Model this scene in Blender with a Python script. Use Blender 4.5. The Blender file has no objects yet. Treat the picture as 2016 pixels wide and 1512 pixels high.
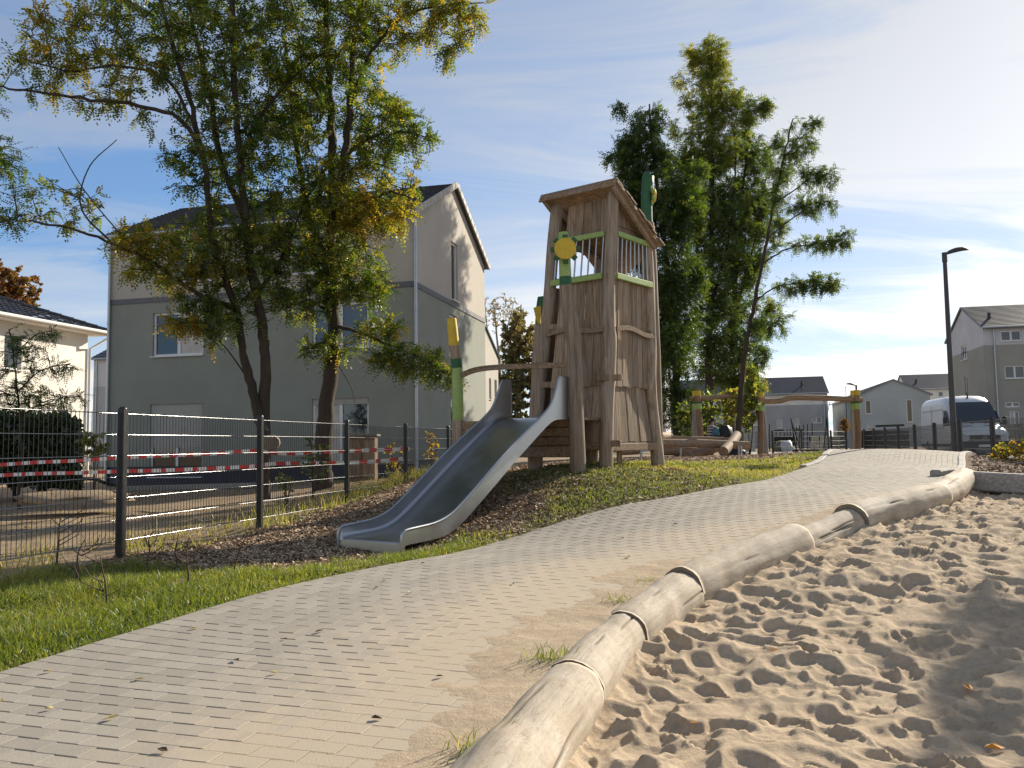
import bpy, math, random
import numpy as np
from mathutils import Vector, Matrix
random.seed(7); RNG = np.random.default_rng(7)
SC = bpy.context.scene
COL = SC.collection
E = 1.2                                   # eye height over the lowest ground
FPX = 1650.0                              # focal length in photo pixels
PITCH = math.atan(120 / FPX); ROLL = 0.015
_f = Vector((0, math.cos(PITCH), math.sin(PITCH))); _r0 = Vector((1, 0, 0)); _u0 = Vector((0, -math.sin(PITCH), math.cos(PITCH)))
_r = _r0 * math.cos(ROLL) - _u0 * math.sin(ROLL); _u = _u0 * math.cos(ROLL) + _r0 * math.sin(ROLL)
# ---------------------------------------------------------------- camera
cd = bpy.data.cameras.new('camera'); cam = bpy.data.objects.new('camera', cd); COL.objects.link(cam)
cd.sensor_width = 36; cd.lens = 36 * FPX / 2016; cd.clip_end = 2000; cd.clip_start = 0.05
m = Matrix((( _r.x, _u.x, -_f.x, 0), (_r.y, _u.y, -_f.y, 0), (_r.z, _u.z, -_f.z, E), (0, 0, 0, 1)))
cam.matrix_world = m
SC.camera = cam
# ---------------------------------------------------------------- light
SUN_AZ = math.radians(44)                 # to the right of the view direction
SUN_EL = math.radians(26)
sdir = Vector((math.sin(SUN_AZ) * math.cos(SUN_EL), math.cos(SUN_AZ) * math.cos(SUN_EL), math.sin(SUN_EL)))
sl = bpy.data.lights.new('sun', 'SUN'); sl.energy = 5.0; sl.angle = math.radians(0.55); sl.color = (1, .89, .72)
so = bpy.data.objects.new('sun', sl); COL.objects.link(so); so.rotation_euler = (-sdir).to_track_quat('-Z', 'Y').to_euler()
so.location = sdir * 60
SC.view_settings.view_transform = 'Standard'; SC.view_settings.look = 'None'; SC.view_settings.gamma = 1
SC.view_settings.exposure = 0.72
SC.view_settings.use_curve_mapping = False
W = bpy.data.worlds.new('World'); SC.world = W; W.use_nodes = True

class NT:
    """tiny node helper"""
    def __init__(s, tree): s.t = tree; s.n = tree.nodes; s.l = tree.links
    def new(s, typ, **kw):
        n = s.n.new(typ)
        for k, v in kw.items():
            if k.startswith('i_'): n.inputs[k[2:].replace('_', ' ')].default_value = v
            else: setattr(n, k, v)
        return n
    def link(s, a, b): s.l.new(a, b)
    def noise(s, vec, scale, detail=4, rough=.55, dist=0.0, out='Fac'):
        n = s.new('ShaderNodeTexNoise'); n.inputs['Scale'].default_value = scale; n.inputs['Detail'].default_value = detail
        n.inputs['Roughness'].default_value = rough; n.inputs['Distortion'].default_value = dist
        if vec is not None: s.link(vec, n.inputs['Vector'])
        return n.outputs[out]
    def ramp(s, fac, stops, interp='LINEAR'):
        n = s.new('ShaderNodeValToRGB'); n.color_ramp.interpolation = interp
        el = n.color_ramp.elements
        while len(el) > 1: el.remove(el[-1])
        el[0].position = stops[0][0]; el[0].color = (*stops[0][1], 1)
        for p_, c in stops[1:]:
            e = el.new(p_); e.color = (*c, 1)
        s.link(fac, n.inputs['Fac']); return n.outputs['Color']
    def mix(s, fac, a, b, blend='MIX'):
        n = s.new('ShaderNodeMix', data_type='RGBA', blend_type=blend)
        for i, v in ((0, fac), (6, a), (7, b)):
            if hasattr(v, 'links') or isinstance(v, bpy.types.NodeSocket): s.link(v, n.inputs[i])
            elif i == 0: n.inputs[0].default_value = v
            else: n.inputs[i].default_value = (*v, 1) if len(v) == 3 else v
        return n.outputs[2]
    def math(s, op, a, b=None, c=None, clamp=False):
        n = s.new('ShaderNodeMath', operation=op, use_clamp=clamp)
        for i, v in enumerate((a, b, c)):
            if v is None: continue
            if isinstance(v, bpy.types.NodeSocket): s.link(v, n.inputs[i])
            else: n.inputs[i].default_value = v
        return n.outputs[0]
    def mapping(s, vec, scale=(1, 1, 1), rot=(0, 0, 0), loc=(0, 0, 0)):
        n = s.new('ShaderNodeMapping'); n.inputs['Scale'].default_value = scale; n.inputs['Rotation'].default_value = rot; n.inputs['Location'].default_value = loc
        s.link(vec, n.inputs['Vector']); return n.outputs[0]

# sky: clear blue of the sky model with thin streaks of cirrus over the whole dome
wt = NT(W.node_tree); bg = W.node_tree.nodes['Background']
sky = wt.new('ShaderNodeTexSky'); sky.sky_type = 'NISHITA'; sky.sun_disc = False
sky.sun_elevation = SUN_EL; sky.sun_rotation = SUN_AZ; sky.air_density = 1.0; sky.dust_density = 0.15; sky.ozone_density = 2.0
gam = wt.new('ShaderNodeGamma'); wt.link(sky.outputs[0], gam.inputs[0]); gam.inputs[1].default_value = .62; SKYC = gam.outputs[0]
tc = wt.new('ShaderNodeTexCoord')
sep = wt.new('ShaderNodeSeparateXYZ'); wt.link(tc.outputs['Generated'], sep.inputs[0])
zz = wt.math('ADD', wt.math('MAXIMUM', sep.outputs['Z'], 0.0), 0.16)
cx = wt.math('DIVIDE', sep.outputs['X'], zz); cy = wt.math('DIVIDE', sep.outputs['Y'], zz)
cmb = wt.new('ShaderNodeCombineXYZ'); wt.link(cx, cmb.inputs[0]); wt.link(cy, cmb.inputs[1])
pl = wt.mapping(cmb.outputs[0], rot=(0, 0, math.radians(-38)), scale=(.40, 1.1, 1), loc=(3.1, .4, 0))
big = wt.noise(wt.mapping(cmb.outputs[0], rot=(0, 0, math.radians(-30)), scale=(.34, .6, 1), loc=(1.3, 6.2, 0)), 1.0, 3, .5, .3)
fine = wt.noise(pl, 1.5, 8, .62, .9)
cl = wt.math('ADD', wt.math('MULTIPLY', big, .62), wt.math('MULTIPLY', fine, .62))
cl = wt.ramp(cl, [(.43, (0, 0, 0)), (.56, (.42, .42, .42)), (.70, (.92, .92, .92))], 'EASE')
bw = wt.new('ShaderNodeRGBToBW'); wt.link(SKYC, bw.inputs[0])
cloudc = wt.mix(1.0, wt.mix(.80, SKYC, bw.outputs[0]), (1.68, 1.64, 1.6), 'MULTIPLY')
skyb = wt.mix(1.0, SKYC, (.70, .97, 1.34), 'MULTIPLY')
skyc = wt.mix(cl, skyb, cloudc)
wt.link(skyc, bg.inputs[0]); bg.inputs[1].default_value = 0.122

# ---------------------------------------------------------------- helpers
def P(px, py, Y):
    d = _f * FPX + _r * (px - 1008) - _u * (py - 756)
    return Vector((d.x / d.y * Y, Y, E + d.z / d.y * Y))
def dirxy(px):
    d = _f * FPX + _r * (px - 1008) - _u * (876 - 756); return Vector((d.x, d.y, 0)).normalized()
def pxy(px, Y):
    p = P(px, 870, Y); return p.x, Y
MATS = {}
ORG = {}
def tag(o, label=None, cat=None, group=None, kind=None):
    if label: o['label'] = label
    if cat: o['category'] = cat
    if group: o['group'] = group
    if kind: o['kind'] = kind
    return o
def thing(name, loc, label, cat, group=None):
    o = bpy.data.objects.new(name, None); COL.objects.link(o); o.location = loc; o.empty_display_size = .2
    ORG[o] = Vector(loc); return tag(o, label, cat, group)
def link_mesh(name, me, mat, parent=None, origin=None):
    if mat is not None: me.materials.append(mat)
    o = bpy.data.objects.new(name, me); COL.objects.link(o)
    if parent is not None:
        o.parent = parent; org = ORG.get(parent, Vector((0, 0, 0)))
    else:
        org = Vector(origin) if origin is not None else Vector((0, 0, 0)); o.location = org
    if org.length > 0: me.transform(Matrix.Translation(-org))
    ORG[o] = org
    return o
def np_mesh(V, F, smooth=False, attr=None):
    """V (n,3), F (m,k) -> mesh data"""
    me = bpy.data.meshes.new('mesh'); V = np.ascontiguousarray(V, np.float32); F = np.ascontiguousarray(F, np.int32)
    k = F.shape[1]
    me.vertices.add(len(V)); me.vertices.foreach_set('co', V.ravel())
    me.loops.add(F.size); me.loops.foreach_set('vertex_index', F.ravel())
    me.polygons.add(len(F)); me.polygons.foreach_set('loop_start', np.arange(0, F.size, k, dtype=np.int32))
    me.polygons.foreach_set('loop_total', np.full(len(F), k, np.int32))
    me.polygons.foreach_set('use_smooth', np.full(len(F), bool(smooth)))
    if attr is not None:
        for an, (dom, arr) in attr.items():
            arr = np.ascontiguousarray(arr, np.float32)
            if arr.ndim == 1: a = me.attributes.new(an, 'FLOAT', dom); a.data.foreach_set('value', arr)
            else: a = me.attributes.new(an, 'FLOAT_COLOR', dom); a.data.foreach_set('color', arr.ravel())
    me.update(calc_edges=True); me.validate()
    return me
class MB:
    def __init__(s): s.v = []; s.f = []; s.sm = []
    def add(s, vs, fs, sm=False):
        b = len(s.v); s.v += [tuple(x) for x in vs]; s.f += [tuple(b + i for i in f) for f in fs]; s.sm += [sm] * len(fs); return s
    def box(s, c, size, R=None, bev=0.0):
        """box with chamfered long edges when bev > 0"""
        c = Vector(c); R = R or Matrix.Identity(3); x, y, z = size[0] / 2, size[1] / 2, size[2] / 2
        if bev <= 0:
            vs = [c + R @ Vector((a * x, b * y, d * z)) for d in (-1, 1) for a, b in ((-1, -1), (1, -1), (1, 1), (-1, 1))]
            return s.add(vs, [(3, 2, 1, 0), (4, 5, 6, 7), (0, 1, 5, 4), (1, 2, 6, 5), (2, 3, 7, 6), (3, 0, 4, 7)])
        q = [(-x + bev, -y), (x - bev, -y), (x, -y + bev), (x, y - bev), (x - bev, y), (-x + bev, y), (-x, y - bev), (-x, -y + bev)]
        vs = [c + R @ Vector((a * k, b * k2, d)) for d, k, k2 in ((-z, 1 - bev / x, 1 - bev / y), (-z + bev, 1, 1), (z - bev, 1, 1), (z, 1 - bev / x, 1 - bev / y)) for a, b in q]
        fs = [tuple(range(7, -1, -1)), tuple(range(24, 32))]
        for l in range(3):
            for i in range(8):
                j = (i + 1) % 8; fs.append((l * 8 + i, l * 8 + j, (l + 1) * 8 + j, (l + 1) * 8 + i))
        return s.add(vs, fs)
    def beam(s, a, b, w, h, up=(0, 0, 1), bev=0.0):
        a, b = Vector(a), Vector(b); d = (b - a); L = d.length; d.normalize()
        up = Vector(up); sd = d.cross(up)
        if sd.length < 1e-4: sd = d.cross(Vector((1, 0, 0)))
        sd.normalize(); u2 = sd.cross(d)
        R = Matrix((d, sd, u2)).transposed()
        return s.box((a + b) / 2, (L, w, h), R, bev)
    def tube(s, pts, rad, n=8, cap=True, sm=True, wob=0.0):
        pts = [Vector(p_) for p_ in pts]; N = len(pts)
        if not hasattr(rad, '__len__'): rad = [rad] * N
        vs = []; ref = None
        for i in range(N):
            d = (pts[min(i + 1, N - 1)] - pts[max(i - 1, 0)]).normalized()
            if ref is None: ref = Vector((1, 0, 0)) if abs(d.x) < .8 else Vector((0, 1, 0))
            a = (ref - d * ref.dot(d)).normalized(); ref = a; b = d.cross(a)
            for k in range(n):
                t = 2 * math.pi * k / n; r_ = rad[i] * (1 + (wob * math.sin(2 * t + i * .9) if wob else 0))
                vs.append(pts[i] + (a * math.cos(t) + b * math.sin(t)) * r_)
        fs = [(i * n + k, i * n + (k + 1) % n, (i + 1) * n + (k + 1) % n, (i + 1) * n + k) for i in range(N - 1) for k in range(n)]
        s.add(vs, fs, sm)
        if cap:
            s.add(vs[:n], [tuple(range(n - 1, -1, -1))]); s.add(vs[-n:], [tuple(range(n))])
        return s
    def quad(s, a, b, c, d): return s.add([a, b, c, d], [(0, 1, 2, 3)])
    def slab(s, poly, vec):
        """extrude a planar polygon by vec"""
        n = len(poly); poly = [Vector(p_) for p_ in poly]; vec = Vector(vec)
        s.add(poly + [p_ + vec for p_ in poly], [tuple(range(n - 1, -1, -1)), tuple(range(n, 2 * n))] + [(i, (i + 1) % n, n + (i + 1) % n, n + i) for i in range(n)])
        return s
    def mesh(s):
        me = bpy.data.meshes.new('mesh'); me.from_pydata(s.v, [], s.f)
        if any(s.sm): me.polygons.foreach_set('use_smooth', s.sm)
        me.update(); return me
    def build(s, name, mat, parent=None, origin=None): return link_mesh(name, s.mesh(), mat, parent, origin)
def spline(pts, n):
    """Catmull-Rom through pts, n samples"""
    A = np.array([tuple(p_) for p_ in pts], float); A = np.vstack([2 * A[0] - A[1], A, 2 * A[-1] - A[-2]])
    m_ = len(A) - 3; out = []
    for q in np.linspace(0, m_, n):
        i = min(int(q), m_ - 1); t = q - i; p0, p1, p2, p3 = A[i:i + 4]
        out.append(.5 * ((2 * p1) + (-p0 + p2) * t + (2 * p0 - 5 * p1 + 4 * p2 - p3) * t * t + (-p0 + 3 * p1 - 3 * p2 + p3) * t ** 3))
    return np.array(out)
def vnoise(x, y, seed=0):
    x = np.asarray(x, float); y = np.asarray(y, float); xi = np.floor(x).astype(np.int64); yi = np.floor(y).astype(np.int64); fx = x - xi; fy = y - yi
    def hsh(a, b):
        h = (a * 374761393 + b * 668265263 + seed * 974711) & 0x7fffffff
        h = ((h ^ (h >> 13)) * 1274126177) & 0x7fffffff
        return ((h ^ (h >> 16)) & 0xffff) / 65535.0
    u_ = fx * fx * fx * (fx * (fx * 6 - 15) + 10); v_ = fy * fy * fy * (fy * (fy * 6 - 15) + 10)
    return (hsh(xi, yi) * (1 - u_) + hsh(xi + 1, yi) * u_) * (1 - v_) + (hsh(xi, yi + 1) * (1 - u_) + hsh(xi + 1, yi + 1) * u_) * v_
def fbm(x, y, oct=4, seed=0, rough=.5):
    s_ = 0; a = 1; t = 0
    for i in range(oct): s_ = s_ + a * vnoise(x * 2 ** i + 17.3 * i, y * 2 ** i - 9.1 * i, seed + i); t += a; a *= rough
    return s_ / t
def sstep(a, b, x): t = np.clip((x - a) / (b - a), 0, 1); return t * t * (3 - 2 * t)
# ---------------------------------------------------------------- materials
def pmat(name, col, rough=.7, var=.0, vscale=6, bump=0.0, bscale=40, stretch=(1, 1, 1), metal=0.0, spec=.5, col2=None, fine=None):
    if name in MATS: return MATS[name]
    mt = bpy.data.materials.new(name); mt.use_nodes = True; t = NT(mt.node_tree); b = mt.node_tree.nodes['Principled BSDF']
    b.inputs['Roughness'].default_value = rough; b.inputs['Metallic'].default_value = metal; b.inputs['Specular IOR Level'].default_value = spec
    tc = t.new('ShaderNodeTexCoord'); vec = t.mapping(tc.outputs['Object'], scale=stretch)
    c = None
    if var > 0 or col2 is not None:
        n = t.noise(vec, vscale, 6, .6)
        lo = tuple(x * (1 - var) for x in col); hi = col2 if col2 is not None else tuple(min(1, x * (1 + var)) for x in col)
        c = t.ramp(n, [(.32, lo), (.68, hi)])
        if fine:
            n2 = t.noise(vec, fine, 3, .6); c = t.mix(.35, c, t.ramp(n2, [(.3, tuple(x * .55 for x in col)), (.7, tuple(min(1, x * 1.4) for x in col))]))
        t.link(c, b.inputs['Base Color'])
        rr = t.math('ADD', t.math('MULTIPLY', n, .25), rough - .12); t.link(rr, b.inputs['Roughness'])
    else: b.inputs['Base Color'].default_value = (*col, 1)
    if bump > 0:
        bn = t.noise(vec, bscale, 5, .6); bp = t.new('ShaderNodeBump'); bp.inputs['Strength'].default_value = bump; bp.inputs['Distance'].default_value = .02
        t.link(bn, bp.inputs['Height']); t.link(bp.outputs[0], b.inputs['Normal'])
    MATS[name] = mt; return mt
def wood(name, a, b_, scale=9, axis='Z', rough=.75, bump=.35):
    """weathered timber with long grain, cracks and grey patches"""
    mt = bpy.data.materials.new(name); mt.use_nodes = True; t = NT(mt.node_tree); b = mt.node_tree.nodes['Principled BSDF']
    tc = t.new('ShaderNodeTexCoord'); oi = t.new('ShaderNodeObjectInfo')
    off = t.new('ShaderNodeVectorMath', operation='ADD'); t.link(tc.outputs['Object'], off.inputs[0])
    cm = t.new('ShaderNodeCombineXYZ')
    for i in range(3): t.link(t.math('MULTIPLY', oi.outputs['Random'], 31.0 + 7 * i), cm.inputs[i])
    t.link(cm.outputs[0], off.inputs[1])
    st = {'Z': (1, 1, .06), 'X': (.06, 1, 1), 'Y': (1, .06, 1)}[axis]
    vec = t.mapping(off.outputs[0], scale=st)
    g = t.noise(vec, scale * 4, 7, .62, .6); patch = t.noise(off.outputs[0], 2.3, 4, .6)
    c = t.ramp(g, [(.24, tuple(x * .55 for x in a)), (.38, a), (.64, b_), (.75, tuple(min(1, x * 1.15) for x in b_))])
    grey = sum(b_) / 3
    c = t.mix(t.ramp(patch, [(.45, (0, 0, 0)), (.70, (.45, .45, .45))]), c, (grey * 1.0, grey * .92, grey * .84))
    br = t.math('ADD', t.math('MULTIPLY', oi.outputs['Random'], .45), .78)
    hs = t.new('ShaderNodeHueSaturation'); t.link(c, hs.inputs['Color']); t.link(br, hs.inputs['Value'])
    t.link(hs.outputs[0], b.inputs['Base Color']); b.inputs['Roughness'].default_value = rough; b.inputs['Specular IOR Level'].default_value = .25
    bp = t.new('ShaderNodeBump'); bp.inputs['Strength'].default_value = bump; bp.inputs['Distance'].default_value = .015
    t.link(g, bp.inputs['Height']); t.link(bp.outputs[0], b.inputs['Normal'])
    MATS[name] = mt; return mt
def leafmat(name, stops, trans=.5, hue=.0):
    mt = bpy.data.materials.new(name); mt.use_nodes = True; t = NT(mt.node_tree); nd = mt.node_tree.nodes; nd.remove(nd['Principled BSDF'])
    at = t.new('ShaderNodeAttribute'); at.attribute_name = 'tint'
    c = t.ramp(at.outputs['Fac'], stops)
    d = t.new('ShaderNodeBsdfDiffuse'); tr = t.new('ShaderNodeBsdfTranslucent'); gl = t.new('ShaderNodeBsdfGlossy'); gl.inputs['Roughness'].default_value = .45
    t.link(c, d.inputs[0]); tc_ = t.mix(1.0, c, (1.6, 1.55, .75), 'MULTIPLY'); t.link(tc_, tr.inputs[0]); gl.inputs[0].default_value = (.9, .95, 1, 1)
    m1 = t.new('ShaderNodeMixShader'); m1.inputs[0].default_value = trans; t.link(d.outputs[0], m1.inputs[1]); t.link(tr.outputs[0], m1.inputs[2])
    m2 = t.new('ShaderNodeMixShader'); m2.inputs[0].default_value = .045; t.link(m1.outputs[0], m2.inputs[1]); t.link(gl.outputs[0], m2.inputs[2])
    t.link(m2.outputs[0], nd['Material Output'].inputs[0]); MATS[name] = mt; return mt

WOOD = wood('robinia wood', (.18, .125, .08), (.37, .272, .188))
POSTW = wood('peeled robinia post', (.20, .15, .105), (.40, .318, .242), 7)
WOODX = wood('robinia plank lying', (.17, .11, .065), (.36, .25, .16), axis='X')
BARK = pmat('bark', (.05, .037, .026), .9, .45, 9, .9, 26, (1, 1, .25))
BIRCHB = pmat('pale bark', (.32, .29, .25), .9, .5, 5, .3, 20)
STEEL = pmat('brushed stainless steel', (.40, .41, .42), .34, .06, 3, .03, 300, (1, 1, 1), 1.0)
STEELD = pmat('worn steel slide bed', (.42, .40, .35), .33, .10, 2.2, .015, 220, (1, 1, 1), 1.0)
LGREEN = pmat('pale green paint', (.30, .42, .13), .6, .18, 9, .15, 60, fine=60)
DGREEN = pmat('dark green paint', (.018, .10, .035), .55, .2, 9, .15, 60)
YELLOW = pmat('yellow paint', (.62, .43, .03), .55, .14, 9, .15, 60, fine=50)
BLACKM = pmat('black powder coated steel', (.012, .013, .015), .38, .1, 20)
WIRE = pmat('galvanised dark wire', (.26, .265, .27), .24, 0, metal=.9)
WHITE = pmat('white plastic frame', (.72, .73, .74), .4)
GLASS = pmat('window glass', (.012, .014, .016), .04, spec=1.0)
ZINC = pmat('zinc pipe', (.42, .45, .48), .4, .12, 6, metal=.8)
# ================================================================ terrain
def tps(pts, lam=.02):
    pts = np.array(pts, float); n = len(pts); X = pts[:, :2]
    U = lambda d: np.where(d > 0, d * d * np.log(d + 1e-12), 0)
    D = np.linalg.norm(X[:, None] - X[None], axis=2); A = np.zeros((n + 3, n + 3)); A[:n, :n] = U(D) + lam * np.eye(n); A[:n, n] = 1; A[:n, n + 1:] = X; A[n:, :n] = A[:n, n:].T
    w = np.linalg.solve(A, np.r_[pts[:, 2], 0, 0, 0])
    def h(x, y):
        x = np.asarray(x, float); y = np.asarray(y, float); s_ = w[n] + w[n + 1] * x + w[n + 2] * y
        for i in range(n): s_ = s_ + w[i] * U(np.hypot(x - X[i, 0], y - X[i, 1]))
        return s_
    return h
GP = [(-2.6, 4.3, -1.13), (-.9, 7.3, -1.0), (0, 3.3, -1.1), (1, 6.0, -.97), (2.1, 9.8, -.66), (3.9, 8.6, -.62), (3.5, 11.2, -.55), (5.7, 10.7, -.48), (5.2, 14, -.36), (8, 15.5, -.25), (7, 17, -.2), (-4, 3, -1.15), (-1, 1, -1.2),
      (9, 20, -.42), (11, 22, -.6), (-3.72, 8.0, -1.0), (-3.13, 10.4, -.99), (-2.53, 12.8, -.82), (-1.94, 15.2, -.63), (-1.35, 17.5, -.55), (1.3, 11.5, -.33), (.5, 12.1, -.33), (2.2, 13, -.36), (.7, 11.0, -.36), (-1.2, 8.8, -1.07), (-.9, 12.3, -.55),
      (4.2, 16, -.36), (5, 20, -.38), (6, 25, -.44), (8, 30, -.56), (-5, 6.5, -1.05), (-7, 4, -1.1), (-8, 12, -1.05), (-5.5, 16, -1.0), (-3.2, 24, -.85), (-12, 26, -1.1), (-4, 20, -.85), (0, 24, -.6),
      (7.2, 12, -.47), (9, 14.5, -.42), (10, 17.5, -.42), (12, 22, -.66), (18, 33, -.78), (10, 38, -.6), (0, 38, -.62), (-22, 40, -1.1), (40, 45, -.8), (70, 90, -.8), (-70, 70, -1.1), (0, 110, -.8), (70, 0, -.9), (-70, 0, -1.1), (9, 5, -1.15), (5, 1, -1.3), (0, 200, -1), (180, 150, -1), (-180, 150, -1.2), (0, -60, -1.2)]
_G = tps(GP)
def G(x, y): return np.clip(_G(x, y), -1.5, -.12) + E
LEp = [(-3.15, 2.9), (-2.64, 4.37), (-2.24, 5.27), (-1.72, 6.33), (-.94, 7.38), (-.06, 8.43), (.93, 9.25), (2.04, 10.02), (3.33, 11.3), (4.4, 12.8), (5.23, 14.2), (6.3, 16.6), (7.6, 19), (9.5, 22)]
REp = [(-.62, 1.95), (-.15, 3.34), (.1, 4.02), (.4, 4.85), (.9, 5.8), (1.5, 6.6), (2.2, 7.28), (3.06, 8.12), (4.2, 9.0), (5.45, 10.6), (6.6, 12.5), (7.95, 15), (9.6, 17.6), (11.5, 20.8)]
NS = 600
LE = spline(LEp, NS); RE = spline(REp, NS); MID = (LE + RE) / 2
ARC = np.r_[0, np.cumsum(np.linalg.norm(np.diff(MID, axis=0), axis=1))]; PL = ARC[-1]
def path_xy(s, t):
    """s metres along the middle of the path, t 0..1 from its left to its right edge"""
    i = np.interp(s, ARC, np.arange(NS)); a = np.floor(i).astype(int).clip(0, NS - 2); f = (i - a)[..., None]
    l = LE[a] * (1 - f) + LE[a + 1] * f; r_ = RE[a] * (1 - f) + RE[a + 1] * f; t = np.asarray(t)[..., None]
    return l * (1 - t) + r_ * t
def inpoly(x, y, poly):
    c = np.zeros(np.shape(x), bool); n = len(poly)
    for i in range(n):
        x0, y0 = poly[i]; x1, y1 = poly[(i + 1) % n]
        if y0 == y1: continue
        k = ((y0 > y) != (y1 > y)) & (x < (x1 - x0) * (y - y0) / (y1 - y0) + x0); c ^= k
    return c
def dist_line(x, y, L):
    d = np.full(np.shape(x), 1e9)
    for i in range(len(L) - 1):
        a = L[i]; b = L[i + 1]; ab = b - a; t = np.clip(((x - a[0]) * ab[0] + (y - a[1]) * ab[1]) / (ab @ ab), 0, 1)
        d = np.minimum(d, np.hypot(x - a[0] - t * ab[0], y - a[1] - t * ab[1]))
    return d
LEc = LE[::12]; REc = RE[::12]
PATHPOLY = np.vstack([LEc, REc[::-1]])
jend = int(np.argmin(np.hypot(RE[:, 0] - 5.6, RE[:, 1] - 10.8)))
SANDPOLY = np.vstack([RE[0:jend:10], [(5.75, 10.95), (7.6, 9.2), (11, 8), (11, 1), (0, .2)]])
FENCE = [(-5.0, 3.2), (-4.32, 5.6), (-3.72, 8.0), (-3.13, 10.4), (-2.53, 12.8), (-1.94, 15.2), (-1.35, 17.5), (-.76, 19.9)]
FN = np.array([(-7.0, -5.0)] + FENCE[:1] + FENCE[-1:] + [(1.0, 27.0)])
def left_of_fence(x, y): return x < np.interp(y, FN[:, 1], FN[:, 0])
def zones(x, y):
    """weights of grass, wood chips; the rest is sandy soil"""
    dL = dist_line(x, y, LEc); n1 = fbm(x * 1.6, y * 1.6, 4, 3); n2 = fbm(x * .5, y * .5, 3, 9)
    beh = left_of_fence(x, y); leftside = x < np.interp(y, LE[:, 1], LE[:, 0])
    near = sstep(7.6, 6.6, y + .25 * (x + 2.5) + (n1 - .5) * .8)
    g = near * sstep(.34, .46, n1 + .06)
    strip = sstep(.95, .2, dL + (n1 - .5) * .7 - .25 * (x > .4)) * (y > 6)
    mound = sstep(1.9, .9, np.hypot((x - 1.7) / 1.5, (y - 11.3) / 1.0) + (n1 - .5) * 1.5) * sstep(-.35, .25, x)
    m2 = sstep(2.0, 1.0, np.hypot((x - 3.4) / 1.6, (y - 13.4) / 1.5) + (n1 - .5) * 1.7)
    g = np.maximum.reduce([g, strip * .95, mound * .9, m2 * .8]) * (~beh) * leftside
    fs = np.interp(y, FN[:, 1], FN[:, 0]); fg = .6 * sstep(.30, .05, np.abs(x - fs - .1)) * (y > 8.4) * sstep(.35, .5, n1 + .08); g = np.maximum(g, fg)
    chips = (~beh) * leftside * sstep(6.4, 7.2, y + .25 * (x + 2.5) + (n1 - .5) * .7) * sstep(34, 30, y)
    far = sstep(38, 44, y)
    g = np.where(y > 42, sstep(.45, .6, n2), g)
    return g, chips * (1 - .8 * g), beh * 1.0
# axis samples: dense near, coarse far
def axis(lo, a, b, hi, d, n):
    t = np.linspace(0, 1, n)[1:]
    return np.r_[(a - (a - lo) * t ** 2.2)[::-1], np.arange(a, b, d), b + (hi - b) * np.linspace(0, 1, n) ** 2.2]
xs = axis(-600, -7.5, 13.5, 600, .11, 34); ys = axis(-80, 2.0, 26.0, 900, .11, 34)
X, Y = np.meshgrid(xs, ys); Z = G(X, Y)
fine_ = (fbm(X * 2.2, Y * 2.2, 4, 5) - .5) * .07 * sstep(60, 25, np.hypot(X, Y))
inp = inpoly(X, Y, PATHPOLY); dP = np.minimum(dist_line(X, Y, LEc), dist_line(X, Y, REc))
ins = inpoly(X, Y, SANDPOLY)
Z = Z + fine_ * (~inp) * sstep(0, .5, dP) - .10 * (inp & (dP > .11)) - .02 * (inp & (dP <= .11)) - .45 * ins
bed = (X > np.interp(Y, RE[:, 1], RE[:, 0])) & ~ins & (Y > 8) & (Y < 24)
Z = Z - .05 * bed * sstep(0, .3, dP)
g_, c_, b_ = zones(X, Y)
nx, ny = len(xs), len(ys); idx = np.arange(nx * ny).reshape(ny, nx)
Fq = np.stack([idx[:-1, :-1], idx[:-1, 1:], idx[1:, 1:], idx[1:, :-1]], -1).reshape(-1, 4)
zc = np.stack([g_, c_, np.maximum(b_ * 0, bed * 1.0), np.ones_like(g_)], -1).reshape(-1, 4)
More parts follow.
